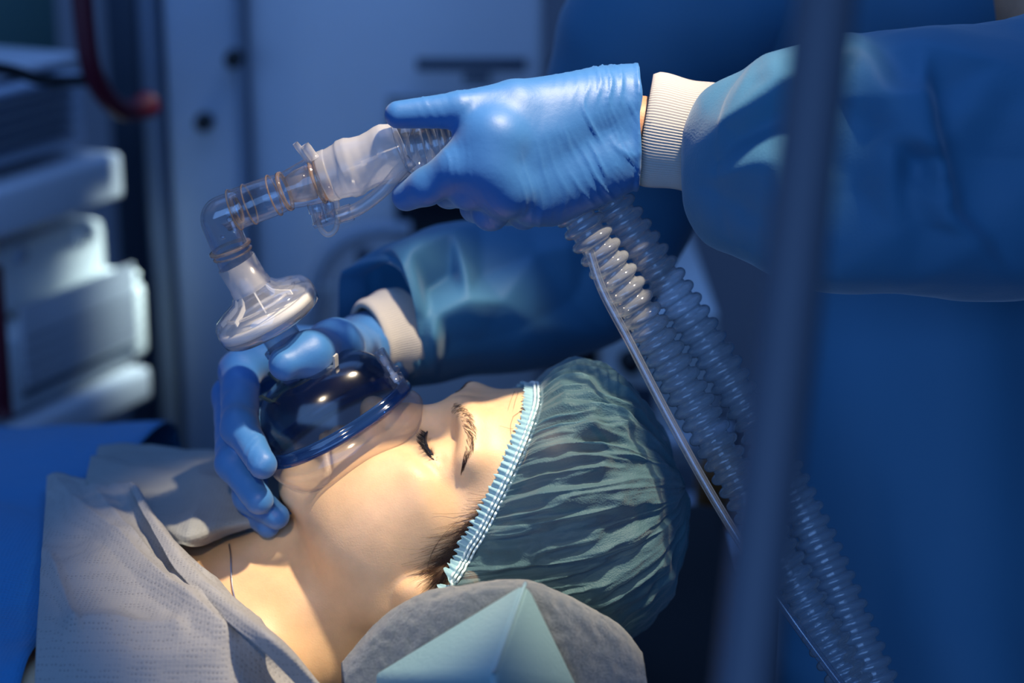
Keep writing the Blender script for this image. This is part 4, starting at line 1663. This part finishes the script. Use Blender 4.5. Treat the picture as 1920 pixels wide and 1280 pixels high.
def cloth_tube(path, rad, nu, nv, up, seed, amp, scale, squash=1.0, folds=(), mouth=0.0):
    """sleeve: a loose tube with flat facets and creases, rolled in at its mouth"""
    c = catmull(np.asarray(path), nu)
    r = catmull(np.asarray(rad)[:, None], nu)[:, 0]
    a = np.linspace(0, 2 * math.pi, nv, endpoint=False)
    T, N, B = frames(c, up)
    dirs = np.cos(a)[None, :, None] * N[:, None] + np.sin(a)[None, :, None] * B[:, None]
    base = c[:, None] + (r[:, None] * np.where(True, 1, 1))[..., None] * (np.cos(a)[None, :, None] * N[:, None] + squash * np.sin(a)[None, :, None] * B[:, None])
    flat = base.reshape(-1, 3)
    cr = crumple(flat / scale, seed, 5, 0.35).reshape(nu, nv)
    cr2 = crumple(flat / (scale * 0.42), seed + 3, 5, 0.4).reshape(nu, nv)
    s = np.linspace(0, 1, nu)
    env = np.clip(s / 0.06, 0.25, 1)
    wave = 0.10 * np.sin(2 * a + 0.6 + seed) + 0.07 * np.sin(3 * a + 1.7 * seed) + 0.04 * np.sin(5 * a + seed)
    base = base + (r[:, None] * wave[None] * np.exp(-s / 0.22)[:, None])[..., None] * dirs
    disp = (cr * amp + cr2 * amp * 0.14) * env[:, None]
    G = base + dirs * disp[..., None]
    # single long folds: (start point, end point, height, width) in room space
    for A, Bp, hgt, wid in folds:
        A = np.asarray(A)
        Bp = np.asarray(Bp)
        dv = Bp - A
        t = np.clip(((G - A) @ dv) / (dv @ dv), 0, 1)
        dist = np.linalg.norm(G - A - t[..., None] * dv, axis=2)
        G = G + dirs * (hgt * np.maximum(0, 1 - dist / wid) ** 1.0)[..., None]
    inn = c[0] + 0.93 * (G[0] - c[0])
    G = np.concatenate([(inn + T[0] * 0.02)[None], inn[None], G])
    return G


from mathutils.geometry import delaunay_2d_cdt


def facet(G, ctr, pts, edges, scale=1.0):
    """push a tube out and in over a net of creases; pts are (pixel x, pixel y, height in mm) as the cloth hangs"""
    nu, nv = G.shape[:2]
    flat = G.reshape(-1, 3)
    r = flat - CAMP
    d = r @ FWD
    px = 960 + r[:, 0] / d * FPX
    py = 640 - (r @ UPV) / d * FPX
    vs2, _, tri, _, _, _ = delaunay_2d_cdt([Vector((p[0], p[1])) for p in pts], edges, [], 0, 1e-4)
    P2 = np.array([p[:2] for p in pts], dtype=float)
    H2 = np.array([p[2] for p in pts], dtype=float)
    hs = []
    for q in vs2:
        ds = np.linalg.norm(P2 - np.array(q[:]), axis=1)
        k = np.argsort(ds)[:2]
        hs.append(H2[k[0]] if ds[k[0]] < 0.5 else (H2[k] / ds[k]).sum() / (1 / ds[k]).sum())
    h = np.zeros(len(flat))
    for t in tri:
        A, B, C = [np.array(vs2[i][:]) for i in t]
        M = np.array([B - A, C - A]).T
        det = M[0, 0] * M[1, 1] - M[0, 1] * M[1, 0]
        if abs(det) < 1e-9:
            continue
        q = np.stack([px, py], 1) - A
        u = (q[:, 0] * M[1, 1] - q[:, 1] * M[0, 1]) / det
        w = (-q[:, 0] * M[1, 0] + q[:, 1] * M[0, 0]) / det
        ins = (u >= -1e-6) & (w >= -1e-6) & (u + w <= 1 + 1e-6)
        h[ins] = (hs[t[0]] * (1 - u - w) + hs[t[1]] * u + hs[t[2]] * w)[ins]
    out = (G - ctr[:, None]).reshape(-1, 3)
    out /= np.linalg.norm(out, axis=1)[:, None] + 1e-9
    k = np.clip(-(out @ FWD) * 1.6 + 0.25, 0, 1)
    v = out * 0.45 - FWD * 0.75
    return G + (v * (h * k * scale * 0.001)[:, None]).reshape(G.shape)


def soften(G, n, w=0.5):
    for _ in range(n):
        A = G.copy()
        A[1:-1] = G[1:-1] * (1 - w) + w * 0.25 * (G[2:] + G[:-2] + np.roll(G, 1, 1)[1:-1] + np.roll(G, -1, 1)[1:-1])
        G = A
    return G


# near sleeve
path = [P(1388, 286, 0.006), P(1412, 292, 0.002), P(1460, 300, -0.018), P(1560, 302, -0.036), P(1760, 305, -0.032), P(1985, 290, 0.0), P(2150, 210, 0.07), P(2160, 40, 0.13), P(2040, -110, 0.17), P(1840, -190, 0.20)]
rad = [0.044, 0.058, 0.068, 0.078, 0.084, 0.092, 0.098, 0.100, 0.100, 0.09]
G = cloth_tube(path, rad, 220, 300, UPV, 21, 0.0025, 0.070, 1.0)
npts = [(1359, 236, 14), (1460, 168, 19), (1531, 141, 19), (1610, 100, 16), (1385, 262, 1), (1475, 212, -2), (1560, 185, -2), (1400, 120, 0), (1500, 85, 2), (1425, 101, 5), (1416, 166, 9),
        (1440, 300, 8), (1395, 390, -4), (1480, 430, 5), (1600, 350, -7), (1644, 108, 10), (1655, 190, 14), (1668, 260, 11), (1672, 350, 8), (1636, 235, -4), (1690, 150, 5),
        (1719, 100, 16), (1730, 185, 20), (1752, 290, 19), (1778, 406, 17), (1822, 446, 15), (1748, 180, -2), (1772, 280, -4), (1800, 392, -3), (1850, 436, 0), (1728, 300, -8), (1699, 345, -2), (1735, 420, 2), (1680, 430, 6),
        (1862, 128, 10), (1850, 300, -8), (1920, 150, 8), (1800, 230, 2), (1335, 440, 4), (1450, 490, 3), (1553, 520, 6), (1700, 535, 6), (1906, 540, 4),
        (1980, 300, 0), (1980, 80, 0), (1280, 100, 0), (1280, 300, 2), (1280, 480, 0), (1560, 10, 0), (1800, 10, 0), (1330, 30, 0), (1600, 600, 0), (1980, 600, 0), (1326, 221, 5), (1318, 340, 5)]
ned = [(0, 1), (1, 2), (2, 3), (15, 16), (16, 17), (17, 18), (21, 22), (22, 23), (23, 24), (24, 25), (0, 9), (5, 6), (26, 27), (27, 28)]
G = facet(G, np.concatenate([G[:1].mean(1), G[1:2].mean(1), G[2:].mean(1)]), npts, ned, 1.0)
G[2:] = soften(G[2:], 5)
v, f = gridmesh(G, False, True)
sl = obj('sleeve', v, f, gown_m, clin)

# far sleeve and upper arm
path = [P(684, 606, 0.160), P(722, 602, 0.165), P(790, 588, 0.175), P(880, 565, 0.20), P(1000, 545, 0.23), P(1090, 505, 0.25), P(1150, 400, 0.26), P(1190, 230, 0.25), P(1260, 40, 0.23), P(1420, -120, 0.20)]
rad = [0.045, 0.051, 0.056, 0.058, 0.060, 0.060, 0.064, 0.072, 0.080, 0.085]
G = cloth_tube(path, rad, 260, 240, UPV, 5, 0.0025, 0.060, 1.0)
fpts = [(637, 524, 4), (800, 436, 10), (772, 485, 15), (695, 528, 9), (732, 547, 13), (745, 590, 5), (812, 627, 9), (815, 719, 2), (766, 667, 9), (742, 640, 2), (790, 655, 0), (797, 545, -9),
        (871, 562, 10), (800, 598, 2), (852, 508, -8), (846, 445, 11), (905, 515, -4), (1000, 479, 4), (938, 565, 7), (1000, 602, 5), (905, 640, -5), (950, 690, 0), (1080, 560, -7),
        (600, 430, 0), (600, 780, 0), (1150, 380, 0), (1150, 640, 0), (900, 420, 4), (1000, 410, 2), (700, 478, 2), (880, 730, 0), (840, 640, -4), (1060, 470, 6), (1100, 500, -2), (1250, 300, 0), (1300, 500, 0), (1050, 330, 0), (660, 580, 2), (1000, 720, 0)]
fed = [(1, 2), (2, 6), (6, 7), (3, 4), (4, 2), (15, 12), (12, 13), (12, 18), (18, 19), (14, 12), (11, 31), (4, 5), (16, 18)]
k0 = np.clip(1 - (np.arange(G.shape[0]) - 2) / 40.0, 0, 1)[:, None]
nr_ = np.clip(-((G - G.mean(1)[:, None]) @ FWD) / 0.05, -0.3, 1)
G = G + (k0 * nr_ * 0.030)[..., None] * unit(P(790, 588, 0.175) - P(684, 606, 0.160))
G = facet(G, G.mean(1), fpts, fed, 1.15)
G[2:] = soften(G[2:], 9)
v, f = gridmesh(G, False, True)
obj('sleeve', v, f, gown_m, clin)

# gown front: hangs from the shoulders down past the table edge
nu, nv = 120, 150
uu = np.linspace(0, 1, nu)
cpath = catmull(np.array([P(1560, -330, 0.25), P(1660, -120, 0.22), P(1730, 200, 0.24), P(1760, 620, 0.22), P(1765, 1100, 0.20), P(1765, 1700, 0.16)]), nu)
rx = np.interp(uu, [0, 0.06, 0.15, 0.4, 1], [0.05, 0.13, 0.160, 0.125, 0.128])
ry = np.interp(uu, [0, 0.06, 0.15, 0.4, 1], [0.05, 0.10, 0.120, 0.130, 0.14])
a = np.linspace(0, 2 * math.pi, nv, endpoint=False)
G = cpath[:, None] + rx[:, None, None] * np.cos(a)[None, :, None] * V(1, 0, 0) + ry[:, None, None] * np.sin(a)[None, :, None] * V(0, 1, 0)
dirs = np.cos(a)[None, :, None] * V(1, 0, 0) + np.sin(a)[None, :, None] * V(0, 1, 0) + 0 * G
cr = crumple(G.reshape(-1, 3) / V(0.10, 0.10, 0.22), 33, 8, 0.5).reshape(nu, nv)
dr = vnoise(np.stack([np.cos(a)[None, :] * 2.2 + 0 * uu[:, None], np.sin(a)[None, :] * 2.2 + 0 * uu[:, None], 1.3 * uu[:, None] + 0 * a[None, :]], -1).reshape(-1, 3)).reshape(nu, nv)
G = G + dirs * (0.004 * cr + 0.012 * dr)[..., None]
v, f = gridmesh(G, False, True)
f = f.tolist() + [list(range(nv))[::-1]]
obj('gown_front', v, f, gown_m, clin)
# ------------------------------------------------------------------ corrugated hoses, sampling line, pole
hoseb_m = clear_plastic('clear_corrugated_hose', tint=(0.88, 0.91, 0.95), body=0.30, bodycol=(0.64, 0.68, 0.72), edge=0.40, rough=0.08, gloss=1.8)


def corrugated(path, r, amp, pitch, nv=40):
    c = catmull(np.asarray(path), 400)
    L = np.concatenate([[0], np.cumsum(np.linalg.norm(np.diff(c, axis=0), axis=1))])
    n = int(L[-1] / pitch * 16)
    s = np.linspace(0, L[-1], n)
    c = np.stack([np.interp(s, L, c[:, i]) for i in range(3)], 1)
    ph = s / pitch * 2 * math.pi
    x = ((s / pitch + 0.5) % 1.0 - 0.5) / 0.36
    prof = np.sqrt(np.maximum(0, 1 - x * x))
    rad = r + amp * prof
    G = tubegrid(c, rad, nv, (0, 1, 0.2))
    v, f = gridmesh(G, False, True)
    return v, f[:, ::-1]


for nm, pa, lab in (
    ('breathing_hose', [(1030, 330, -0.012), (1075, 392, -0.008), (1115, 455, -0.006), (1185, 565, 0.0), (1270, 705, 0.008), (1350, 845, 0.010), (1430, 985, 0.010), (1510, 1125, 0.008), (1590, 1270, 0.0), (1680, 1430, -0.01)],
     'clear corrugated breathing hose, the left of the pair below the near glove'),
    ('breathing_hose', [(1088, 300, 0.007), (1133, 360, 0.013), (1178, 425, 0.017), (1253, 535, 0.023), (1348, 680, 0.029), (1433, 820, 0.029), (1503, 955, 0.025), (1563, 1085, 0.019), (1628, 1240, 0.007), (1703, 1420, -0.003)],
     'clear corrugated breathing hose, the right of the pair below the near glove')):
    pp = np.array([P(*q) for q in pa])
    t = thing(nm, lab, 'hose', tuple(pp[-1]), 'pair of clear corrugated hoses')
    v, f = corrugated(pp, 0.0105, 0.0042, 0.0098)
    obj('corrugated_tube', v, f, hoseb_m, t)

pp = np.array([P(*q) for q in [(1105, 470, -0.020), (1130, 545, -0.022), (1180, 640, -0.024), (1250, 775, -0.026), (1330, 920, -0.028), (1410, 1050, -0.028), (1500, 1180, -0.03), (1590, 1300, -0.03), (1700, 1440, -0.03)]])
line = thing('sampling_line', 'slim clear gas line running alongside the left corrugated hose', 'tube', tuple(pp[-1]))
mb = MB()
add_tube(mb, catmull(pp, 80), 0.0030, 14)
add_tube(mb, catmull(pp, 80), 0.0015, 10)
mb.build('tube', clear_plastic('gas_line_plastic', tint=(0.86, 0.90, 0.96), body=0.12, bodycol=(0.5, 0.56, 0.64), edge=0.45, rough=0.05, gloss=1.8), line)

steel_m = principled('grey_painted_steel', (0.10, 0.12, 0.16), 0.5, metal=0.0, spec=0.3, bumps=[(200, 0.05, 0.0005)])
dp = -0.56
a0, a1 = P(1410, 1180, dp), P(1537, 100, dp)
dv = a1 - a0
foot = a0 - dv * ((a0[2] - 0.02) / dv[2]) if dv[2] > 0 else a0
topp = a1 + dv * 0.9
pole = thing('drip_stand', 'out-of-focus steel drip stand pole right in front of the blue gown', 'drip stand', tuple(foot))
mb = MB()
add_tube(mb, np.array([foot + (topp - foot) * s for s in np.linspace(0, 1, 12)]), 0.0112, 32)
mb.build('pole', steel_m, pole)
mb = MB()
lo_ = foot + (topp - foot) * 0.22
add_tube(mb, np.array([foot + (lo_ - foot) * s for s in np.linspace(0, 1, 6)]), 0.0150, 32)
mb.build('lower_pole', steel_m, pole)
mb = MB()
add_tube(mb, np.array([foot + V(0, 0, 0.02), foot + V(0, 0, 0.06)]), 0.034, 24)
mb.build('hub', steel_m, pole)
for k in range(5):
    an = 2 * math.pi * k / 5 + 0.4
    d = V(math.cos(an), math.sin(an), 0)
    mb = MB()
    add_tube(mb, catmull(np.array([foot + V(0, 0, 0.045), foot + d * 0.14 + V(0, 0, 0.045), foot + d * 0.26 + V(0, 0, 0.04)]), 8), 0.012, 12)
    lg = mb.build('leg', steel_m, pole)
    v, f = lathe([(0, -0.010), (0.022, -0.010), (0.026, 0), (0.022, 0.010), (0, 0.010)], foot + d * 0.26 + V(0, 0, 0.006), np.cross(d, V(0, 0, 1)), 16)
    obj('castor', v, f, hook_m, lg)
# ------------------------------------------------------------------ table, drapes, towel, head cushion
def PZ(px, py, z):
    a = P(px, py, 0.0) - CAMP
    return CAMP + a * ((z - CAMP[2]) / a[2])


def bicat(ctrl, nu, nv):
    """smooth patch through a rectangular net of control values"""
    c = np.asarray(ctrl, dtype=np.float64)
    a = np.stack([catmull(c[i], nv) for i in range(c.shape[0])], 0)
    return np.stack([catmull(a[:, j], nu) for j in range(nv)], 1)


ZC = 1.062


def sheet(name, label, cat, ctrl, mat, nu, nv, seed, amp, scale, ridges=(), clear=0.004, lift=True, parent=None, thick=0.0008):
    """cloth lying over the chest: control net of (pixel x, pixel y, height above the chest)"""
    g = bicat(ctrl, nu, nv)
    px = g[..., :2].copy()
    W = np.array([[PZ(q[0], q[1], ZC + q[2]) for q in row] for row in g])
    flat = W.reshape(-1, 3)
    cr = crumple(flat / scale, seed, 9, 0.5).reshape(nu, nv)
    cr2 = crumple(flat / (scale * 0.4), seed + 4, 8, 0.4).reshape(nu, nv)
    W[..., 2] += amp * cr + 0.22 * amp * cr2
    for line, hgt, wid in ridges:
        ln = np.asarray(line, dtype=np.float64)
        best = np.full(px.shape[:2], 1e9)
        hh = np.zeros(px.shape[:2])
        hg = np.broadcast_to(np.asarray(hgt, dtype=np.float64), (len(ln),))
        for k in range(len(ln) - 1):
            d = ln[k + 1] - ln[k]
            t = np.clip(((px - ln[k]) @ d) / (d @ d), 0, 1)
            dist = np.linalg.norm(px - ln[k] - t[..., None] * d, axis=2)
            hk = hg[k] + (hg[k + 1] - hg[k]) * t
            u = dist < best
            best = np.where(u, dist, best)
            hh = np.where(u, hk, hh)
        W[..., 2] += hh * np.maximum(0, 1 - best / wid) ** 1.25
    if lift:
        for _ in range(6):
            d = patient_sdf(W2H(W.reshape(-1, 3))).reshape(nu, nv) * 0.001
            W[..., 2] += np.maximum(0, clear - d) * 1.05
    v, f = gridmesh(W)
    o = obj(name, v, f, mat, parent)
    md = o.modifiers.new('thickness', 'SOLIDIFY')
    md.thickness = thick
    md.offset = 0
    if label:
        tag(o, label, cat)
    return o


def cloth_mat(name, color, dots, transl, tcol, rough=0.7, sheen=0.25, dotscale=380, thin=0.0):
    m, nt, out = new_mat(name)
    b = nt.nodes.new('ShaderNodeBsdfPrincipled')
    b.inputs['Roughness'].default_value = rough
    b.inputs['Specular IOR Level'].default_value = 0.3
    b.inputs['Sheen Weight'].default_value = sheen
    vo = nt.nodes.new('ShaderNodeTexVoronoi')
    vo.inputs['Scale'].default_value = dotscale
    vo.inputs['Randomness'].default_value = 0.25
    tc = nt.nodes.new('ShaderNodeTexCoord')
    nt.links.new(tc.outputs['Object'], vo.inputs['Vector'])
    c = np.array(color)
    col = ramp(nt, vo.outputs['Distance'], [(0.12, tuple(c * (1 - dots))), (0.32, tuple(c))])
    nt.links.new(col, b.inputs['Base Color'])
    nr = bump(nt, vo.outputs['Distance'], 0.5, 0.0009)
    nr = bump(nt, noise_tex(nt, 45, 5, 0.6), 0.25, 0.003, nr)
    nt.links.new(nr, b.inputs['Normal'])
    t = nt.nodes.new('ShaderNodeBsdfTranslucent')
    t.inputs[0].default_value = (*tcol, 1)
    mx = nt.nodes.new('ShaderNodeMixShader')
    mx.inputs[0].default_value = transl
    nt.links.new(b.outputs[0], mx.inputs[1])
    nt.links.new(t.outputs[0], mx.inputs[2])
    sh = mx.outputs[0]
    if thin:
        tp = nt.nodes.new('ShaderNodeBsdfTransparent')
        m2 = nt.nodes.new('ShaderNodeMixShader')
        m2.inputs[0].default_value = thin
        nt.links.new(sh, m2.inputs[1])
        nt.links.new(tp.outputs[0], m2.inputs[2])
        sh = m2.outputs[0]
    nt.links.new(sh, out.inputs[0])
    return m


paper_m = cloth_mat('white_nonwoven', (0.37, 0.37, 0.37), 0.4, 0.2, (0.5, 0.5, 0.5))
film_m = cloth_mat('grey_nonwoven', (0.34, 0.36, 0.36), 0.15, 0.3, (0.4, 0.42, 0.42))
bluedrape_m = cloth_mat('blue_drape_fabric', (0.02, 0.22, 0.50), 0.1, 0.15, (0.02, 0.25, 0.5))

# black padded table top with its base
black_m = principled('black_vinyl', (0.006, 0.006, 0.008), 0.5, bumps=[(120, 0.1, 0.001)])
TZ = 0.950
tx1 = P(1375, 985, 0.35)[0]
table = thing('operating_table', 'black padded operating table top under the patient and her head', 'table', (-0.45, 0.05, 0.0))
v, f = box((tx1 - 0.95, 0.05, TZ - 0.045), (1.9, 0.62, 0.09), None, 0.02)
obj('mattress', v, f, black_m, table)
v, f = box((tx1 - 0.95, 0.05, TZ - 0.115), (1.86, 0.58, 0.045), None, 0.006)
obj('table_frame', v, f, steel_m, table)
v, f = box((-0.75, 0.05, 0.44), (0.34, 0.30, 0.80), None, 0.02)
obj('column', v, f, steel_m, table)
v, f = box((-0.75, 0.05, 0.04), (1.0, 0.46, 0.08), None, 0.02)
obj('base', v, f, black_m, table)

# blue drape over the body, hanging at both sides of the table
nu, nv = 90, 120
yy = np.concatenate([np.full(14, -0.30), np.linspace(-0.30, 0.40, 92), np.full(14, 0.40)])
zz = np.concatenate([np.linspace(0.72, 0.985, 14), 0.985 + 0.068 * np.sin(np.linspace(0, math.pi, 92)) ** 0.45, np.linspace(0.985, 0.72, 14)])
xs = np.linspace(PZ(205, 900, ZC)[0], -1.05, nu)
W = np.stack([np.repeat(xs[:, None], nv, 1), np.repeat(yy[None], nu, 0), np.repeat(zz[None], nu, 0)], -1)
W[..., 1] = (W[..., 1] - 0.05) * 1.0 + 0.05
cr = crumple(W.reshape(-1, 3) / 0.16, 12, 9, 0.5).reshape(nu, nv)
W[..., 2] += 0.0045 * cr
W[..., 1] += 0.006 * crumple(W.reshape(-1, 3) / V(0.06, 0.2, 0.5), 13, 6, 0.5).reshape(nu, nv)
for _ in range(6):
    d = patient_sdf(W2H(W.reshape(-1, 3))).reshape(nu, nv) * 0.001
    W[..., 2] += np.maximum(0, 0.006 - d) * 1.05
v, f = gridmesh(W)
bd = obj('blue_drape', v, f, bluedrape_m)
md = bd.modifiers.new('thickness', 'SOLIDIFY')
md.thickness = 0.0008
tag(bd, 'blue surgical drape covering the body at the lower left edge', 'drape')

far_ctrl = [
    [(186, 838, -0.010), (260, 836, -0.006), (345, 843, -0.006), (430, 853, -0.008), (520, 868, -0.012), (600, 885, -0.02)],
    [(170, 870, 0.006), (255, 875, 0.010), (345, 885, 0.010), (430, 888, 0.012), (515, 905, 0.008), (590, 920, 0.0)],
    [(162, 905, 0.006), (250, 925, 0.008), (345, 945, 0.010), (430, 935, 0.016), (512, 950, 0.012), (580, 955, 0.0)],
    [(175, 940, 0.000), (262, 965, 0.000), (345, 1000, 0.012), (430, 985, 0.010), (512, 985, 0.006), (575, 980, -0.004)],
    [(190, 965, -0.006), (285, 1000, -0.006), (342, 1034, 0.003), (428, 1012, -0.004), (512, 1008, -0.006), (570, 1000, -0.012)]]
sheet('grey_sheet', 'thin grey non-woven sheet behind, over the far shoulder under the far gloved hand', 'sheet', far_ctrl, film_m, 90, 140, 41, 0.0035, 0.07,
      [([(375, 935), (345, 1030)], (0.004, 0.002), 30), ([(375, 900), (480, 915)], 0.007, 40), ([(262, 940), (342, 1032)], (0.003, 0.002), 24)], clear=0.006)
near_ctrl = [
    [(90, 896, 0.000), (135, 898, 0.004), (185, 902, 0.006), (228, 907, 0.008), (250, 911, 0.012), (258, 914, 0.010)],
    [(84, 960, 0.004), (140, 965, 0.008), (195, 968, 0.008), (250, 975, 0.008), (283, 980, 0.010), (294, 984, 0.004)],
    [(78, 1040, 0.004), (150, 1045, 0.006), (220, 1045, 0.006), (290, 1045, 0.006), (345, 1047, 0.008), (360, 1050, 0.000)],
    [(74, 1120, 0.002), (165, 1120, 0.004), (255, 1118, 0.004), (340, 1115, 0.006), (412, 1113, 0.006), (428, 1116, -0.004)],
    [(68, 1210, -0.006), (180, 1205, -0.004), (290, 1200, -0.002), (400, 1195, -0.002), (490, 1190, -0.004), (506, 1192, -0.014)],
    [(62, 1340, -0.03), (190, 1330, -0.03), (310, 1320, -0.03), (440, 1310, -0.03), (560, 1295, -0.04), (580, 1296, -0.05)],
    [(50, 1620, -0.09), (190, 1620, -0.09), (310, 1620, -0.09), (440, 1620, -0.09), (590, 1620, -0.09), (610, 1620, -0.095)]]
wsheet = sheet('white_sheet', 'white dotted non-woven sheet on the chest with a folded hem beside the neck', 'sheet', near_ctrl, paper_m, 150, 150, 52, 0.0028, 0.06,
      [([(246, 912), (262, 955), (300, 1015), (335, 1075)], (0.002, 0.003, 0.003, 0.001), 15), ([(100, 905), (200, 990), (290, 1085), (420, 1185)], (0.003, 0.006, 0.007, 0.006), 30),
       ([(335, 1075), (420, 1135), (500, 1195)], (0.003, 0.006, 0.006), 18), ([(180, 925), (250, 1010), (300, 1060)], (0.004, 0.006, 0.004), 26),
       ([(130, 1180), (220, 1165), (330, 1170)], 0.006, 30), ([(95, 1050), (120, 1120), (140, 1180)], 0.004, 20), ([(330, 1040), (420, 1105), (490, 1170)], 0.005, 22)], clear=0.006)

hem_ctrl = [[(243, 913, 0.012), (252, 908, 0.016), (259, 913, 0.014)],
            [(262, 950, 0.016), (276, 952, 0.017), (285, 958, 0.012)],
            [(292, 1005, 0.015), (313, 1005, 0.017), (328, 1014, 0.010)],
            [(332, 1072, 0.012), (362, 1066, 0.014), (386, 1074, 0.006)],
            [(398, 1142, 0.006), (430, 1130, 0.012), (452, 1136, 0.002)],
            [(484, 1212, 0.002), (512, 1197, 0.008), (530, 1202, -0.004)],
            [(580, 1310, -0.036), (604, 1294, -0.03), (616, 1300, -0.04)]]
sheet('folded_hem', None, None, hem_ctrl, paper_m, 120, 24, 77, 0.0008, 0.03, [], clear=0.008, parent=wsheet)

# grey-blue towel under the head and the teal cushion corner in front of it
towel_m, nt, out = new_mat('grey_fleece')
b = nt.nodes.new('ShaderNodeBsdfPrincipled')
b.inputs['Roughness'].default_value = 0.9
b.inputs['Sheen Weight'].default_value = 0.5
col = ramp(nt, noise_tex(nt, 500, 4, 0.7), [(0.3, (0.06, 0.085, 0.11)), (0.7, (0.12, 0.155, 0.19))])
nt.links.new(col, b.inputs['Base Color'])
nr = bump(nt, noise_tex(nt, 650, 5, 0.75), 0.9, 0.0018)
nr = bump(nt, noise_tex(nt, 140, 3, 0.6), 0.4, 0.002, nr)
nt.links.new(nr, b.inputs['Normal'])
nt.links.new(b.outputs[0], out.inputs[0])
crest = [(640, 1245), (692, 1182), (735, 1142), (800, 1110), (880, 1094), (985, 1086), (1050, 1110), (1110, 1142), (1165, 1176), (1205, 1225)]
rows = []
for (dy, dd) in ((62, 0.055), (40, -0.010), (18, -0.052), (4, -0.078), (0, -0.092), (7, -0.104), (24, -0.112), (60, -0.116), (130, -0.118), (260, -0.115)):
    rows.append([P(x + (dy * 0.15 if dd < -0.1 else 0), y + dy, dd + 0.00006 * abs(x - 900)) for x, y in crest])
W = bicat(np.array(rows), 90, 170)
cr = crumple(W.reshape(-1, 3) / 0.05, 61, 8, 0.5).reshape(W.shape[:2])
W += (0.0022 * cr + 0.001 * vnoise(W.reshape(-1, 3) * 220).reshape(W.shape[:2]))[..., None] * V(0, -0.5, 0.8)
v, f = gridmesh(W)
tw = obj('towel', v, f, towel_m)
md = tw.modifiers.new('thickness', 'SOLIDIFY')
md.thickness = 0.004
md.offset = -1
tag(tw, 'grey-blue fleece towel folded round the back of the capped head', 'towel')

cushion = thing('head_cushion', 'pale teal leather head cushion, its seamed corner in front of the towel', 'cushion', tuple(P(950, 1330, -0.15)))
leather_m = principled('teal_leather', (0.20, 0.34, 0.38), 0.45, bumps=[(420, 0.35, 0.0012), (60, 0.15, 0.002)])
ap = P(988, 1086, -0.128)
bl, bs, br = P(692, 1265, -0.100), P(926, 1262, -0.190), P(1088, 1288, -0.112)
dn = V(0, 0, -1.0)
bm = bmesh.new()
q = [bm.verts.new(Vector(x)) for x in (ap, bl, bs, br, bl + dn * 0.05, bs + dn * 0.06 + V(0, -0.01, 0), br + dn * 0.05, (ap + V(0, 0.05, -0.11)))]
for fc in ((0, 1, 2), (0, 2, 3), (1, 4, 5, 2), (2, 5, 6, 3), (0, 7, 4, 1), (0, 3, 6, 7), (7, 6, 5, 4)):
    bm.faces.new([q[i] for i in fc])
bmesh.ops.recalc_face_normals(bm, faces=bm.faces[:])
bmesh.ops.bevel(bm, geom=bm.edges[:], offset=0.0045, segments=4, affect='EDGES', profile=0.5)
bmesh.ops.triangulate(bm, faces=[x for x in bm.faces if len(x.verts) > 4])
me = bpy.data.meshes.new('cover')
bm.to_mesh(me)
bm.free()
me.polygons.foreach_set('use_smooth', [True] * len(me.polygons))
me.materials.append(leather_m)
o = bpy.data.objects.new('cover', me)
COL.objects.link(o)
o.parent = cushion
o.matrix_parent_inverse = cushion.matrix_world.inverted()
fn = unit(np.cross(bs - ap, br - ap))
mid = unit((bl + br) / 2 - bs)
ln = np.array([ap + (bs - ap) * s for s in np.linspace(0.04, 1, 20)]) + mid * 0.0012
mb = MB()
add_tube(mb, ln, 0.0011, 8)
mb.build('seam', leather_m, cushion)
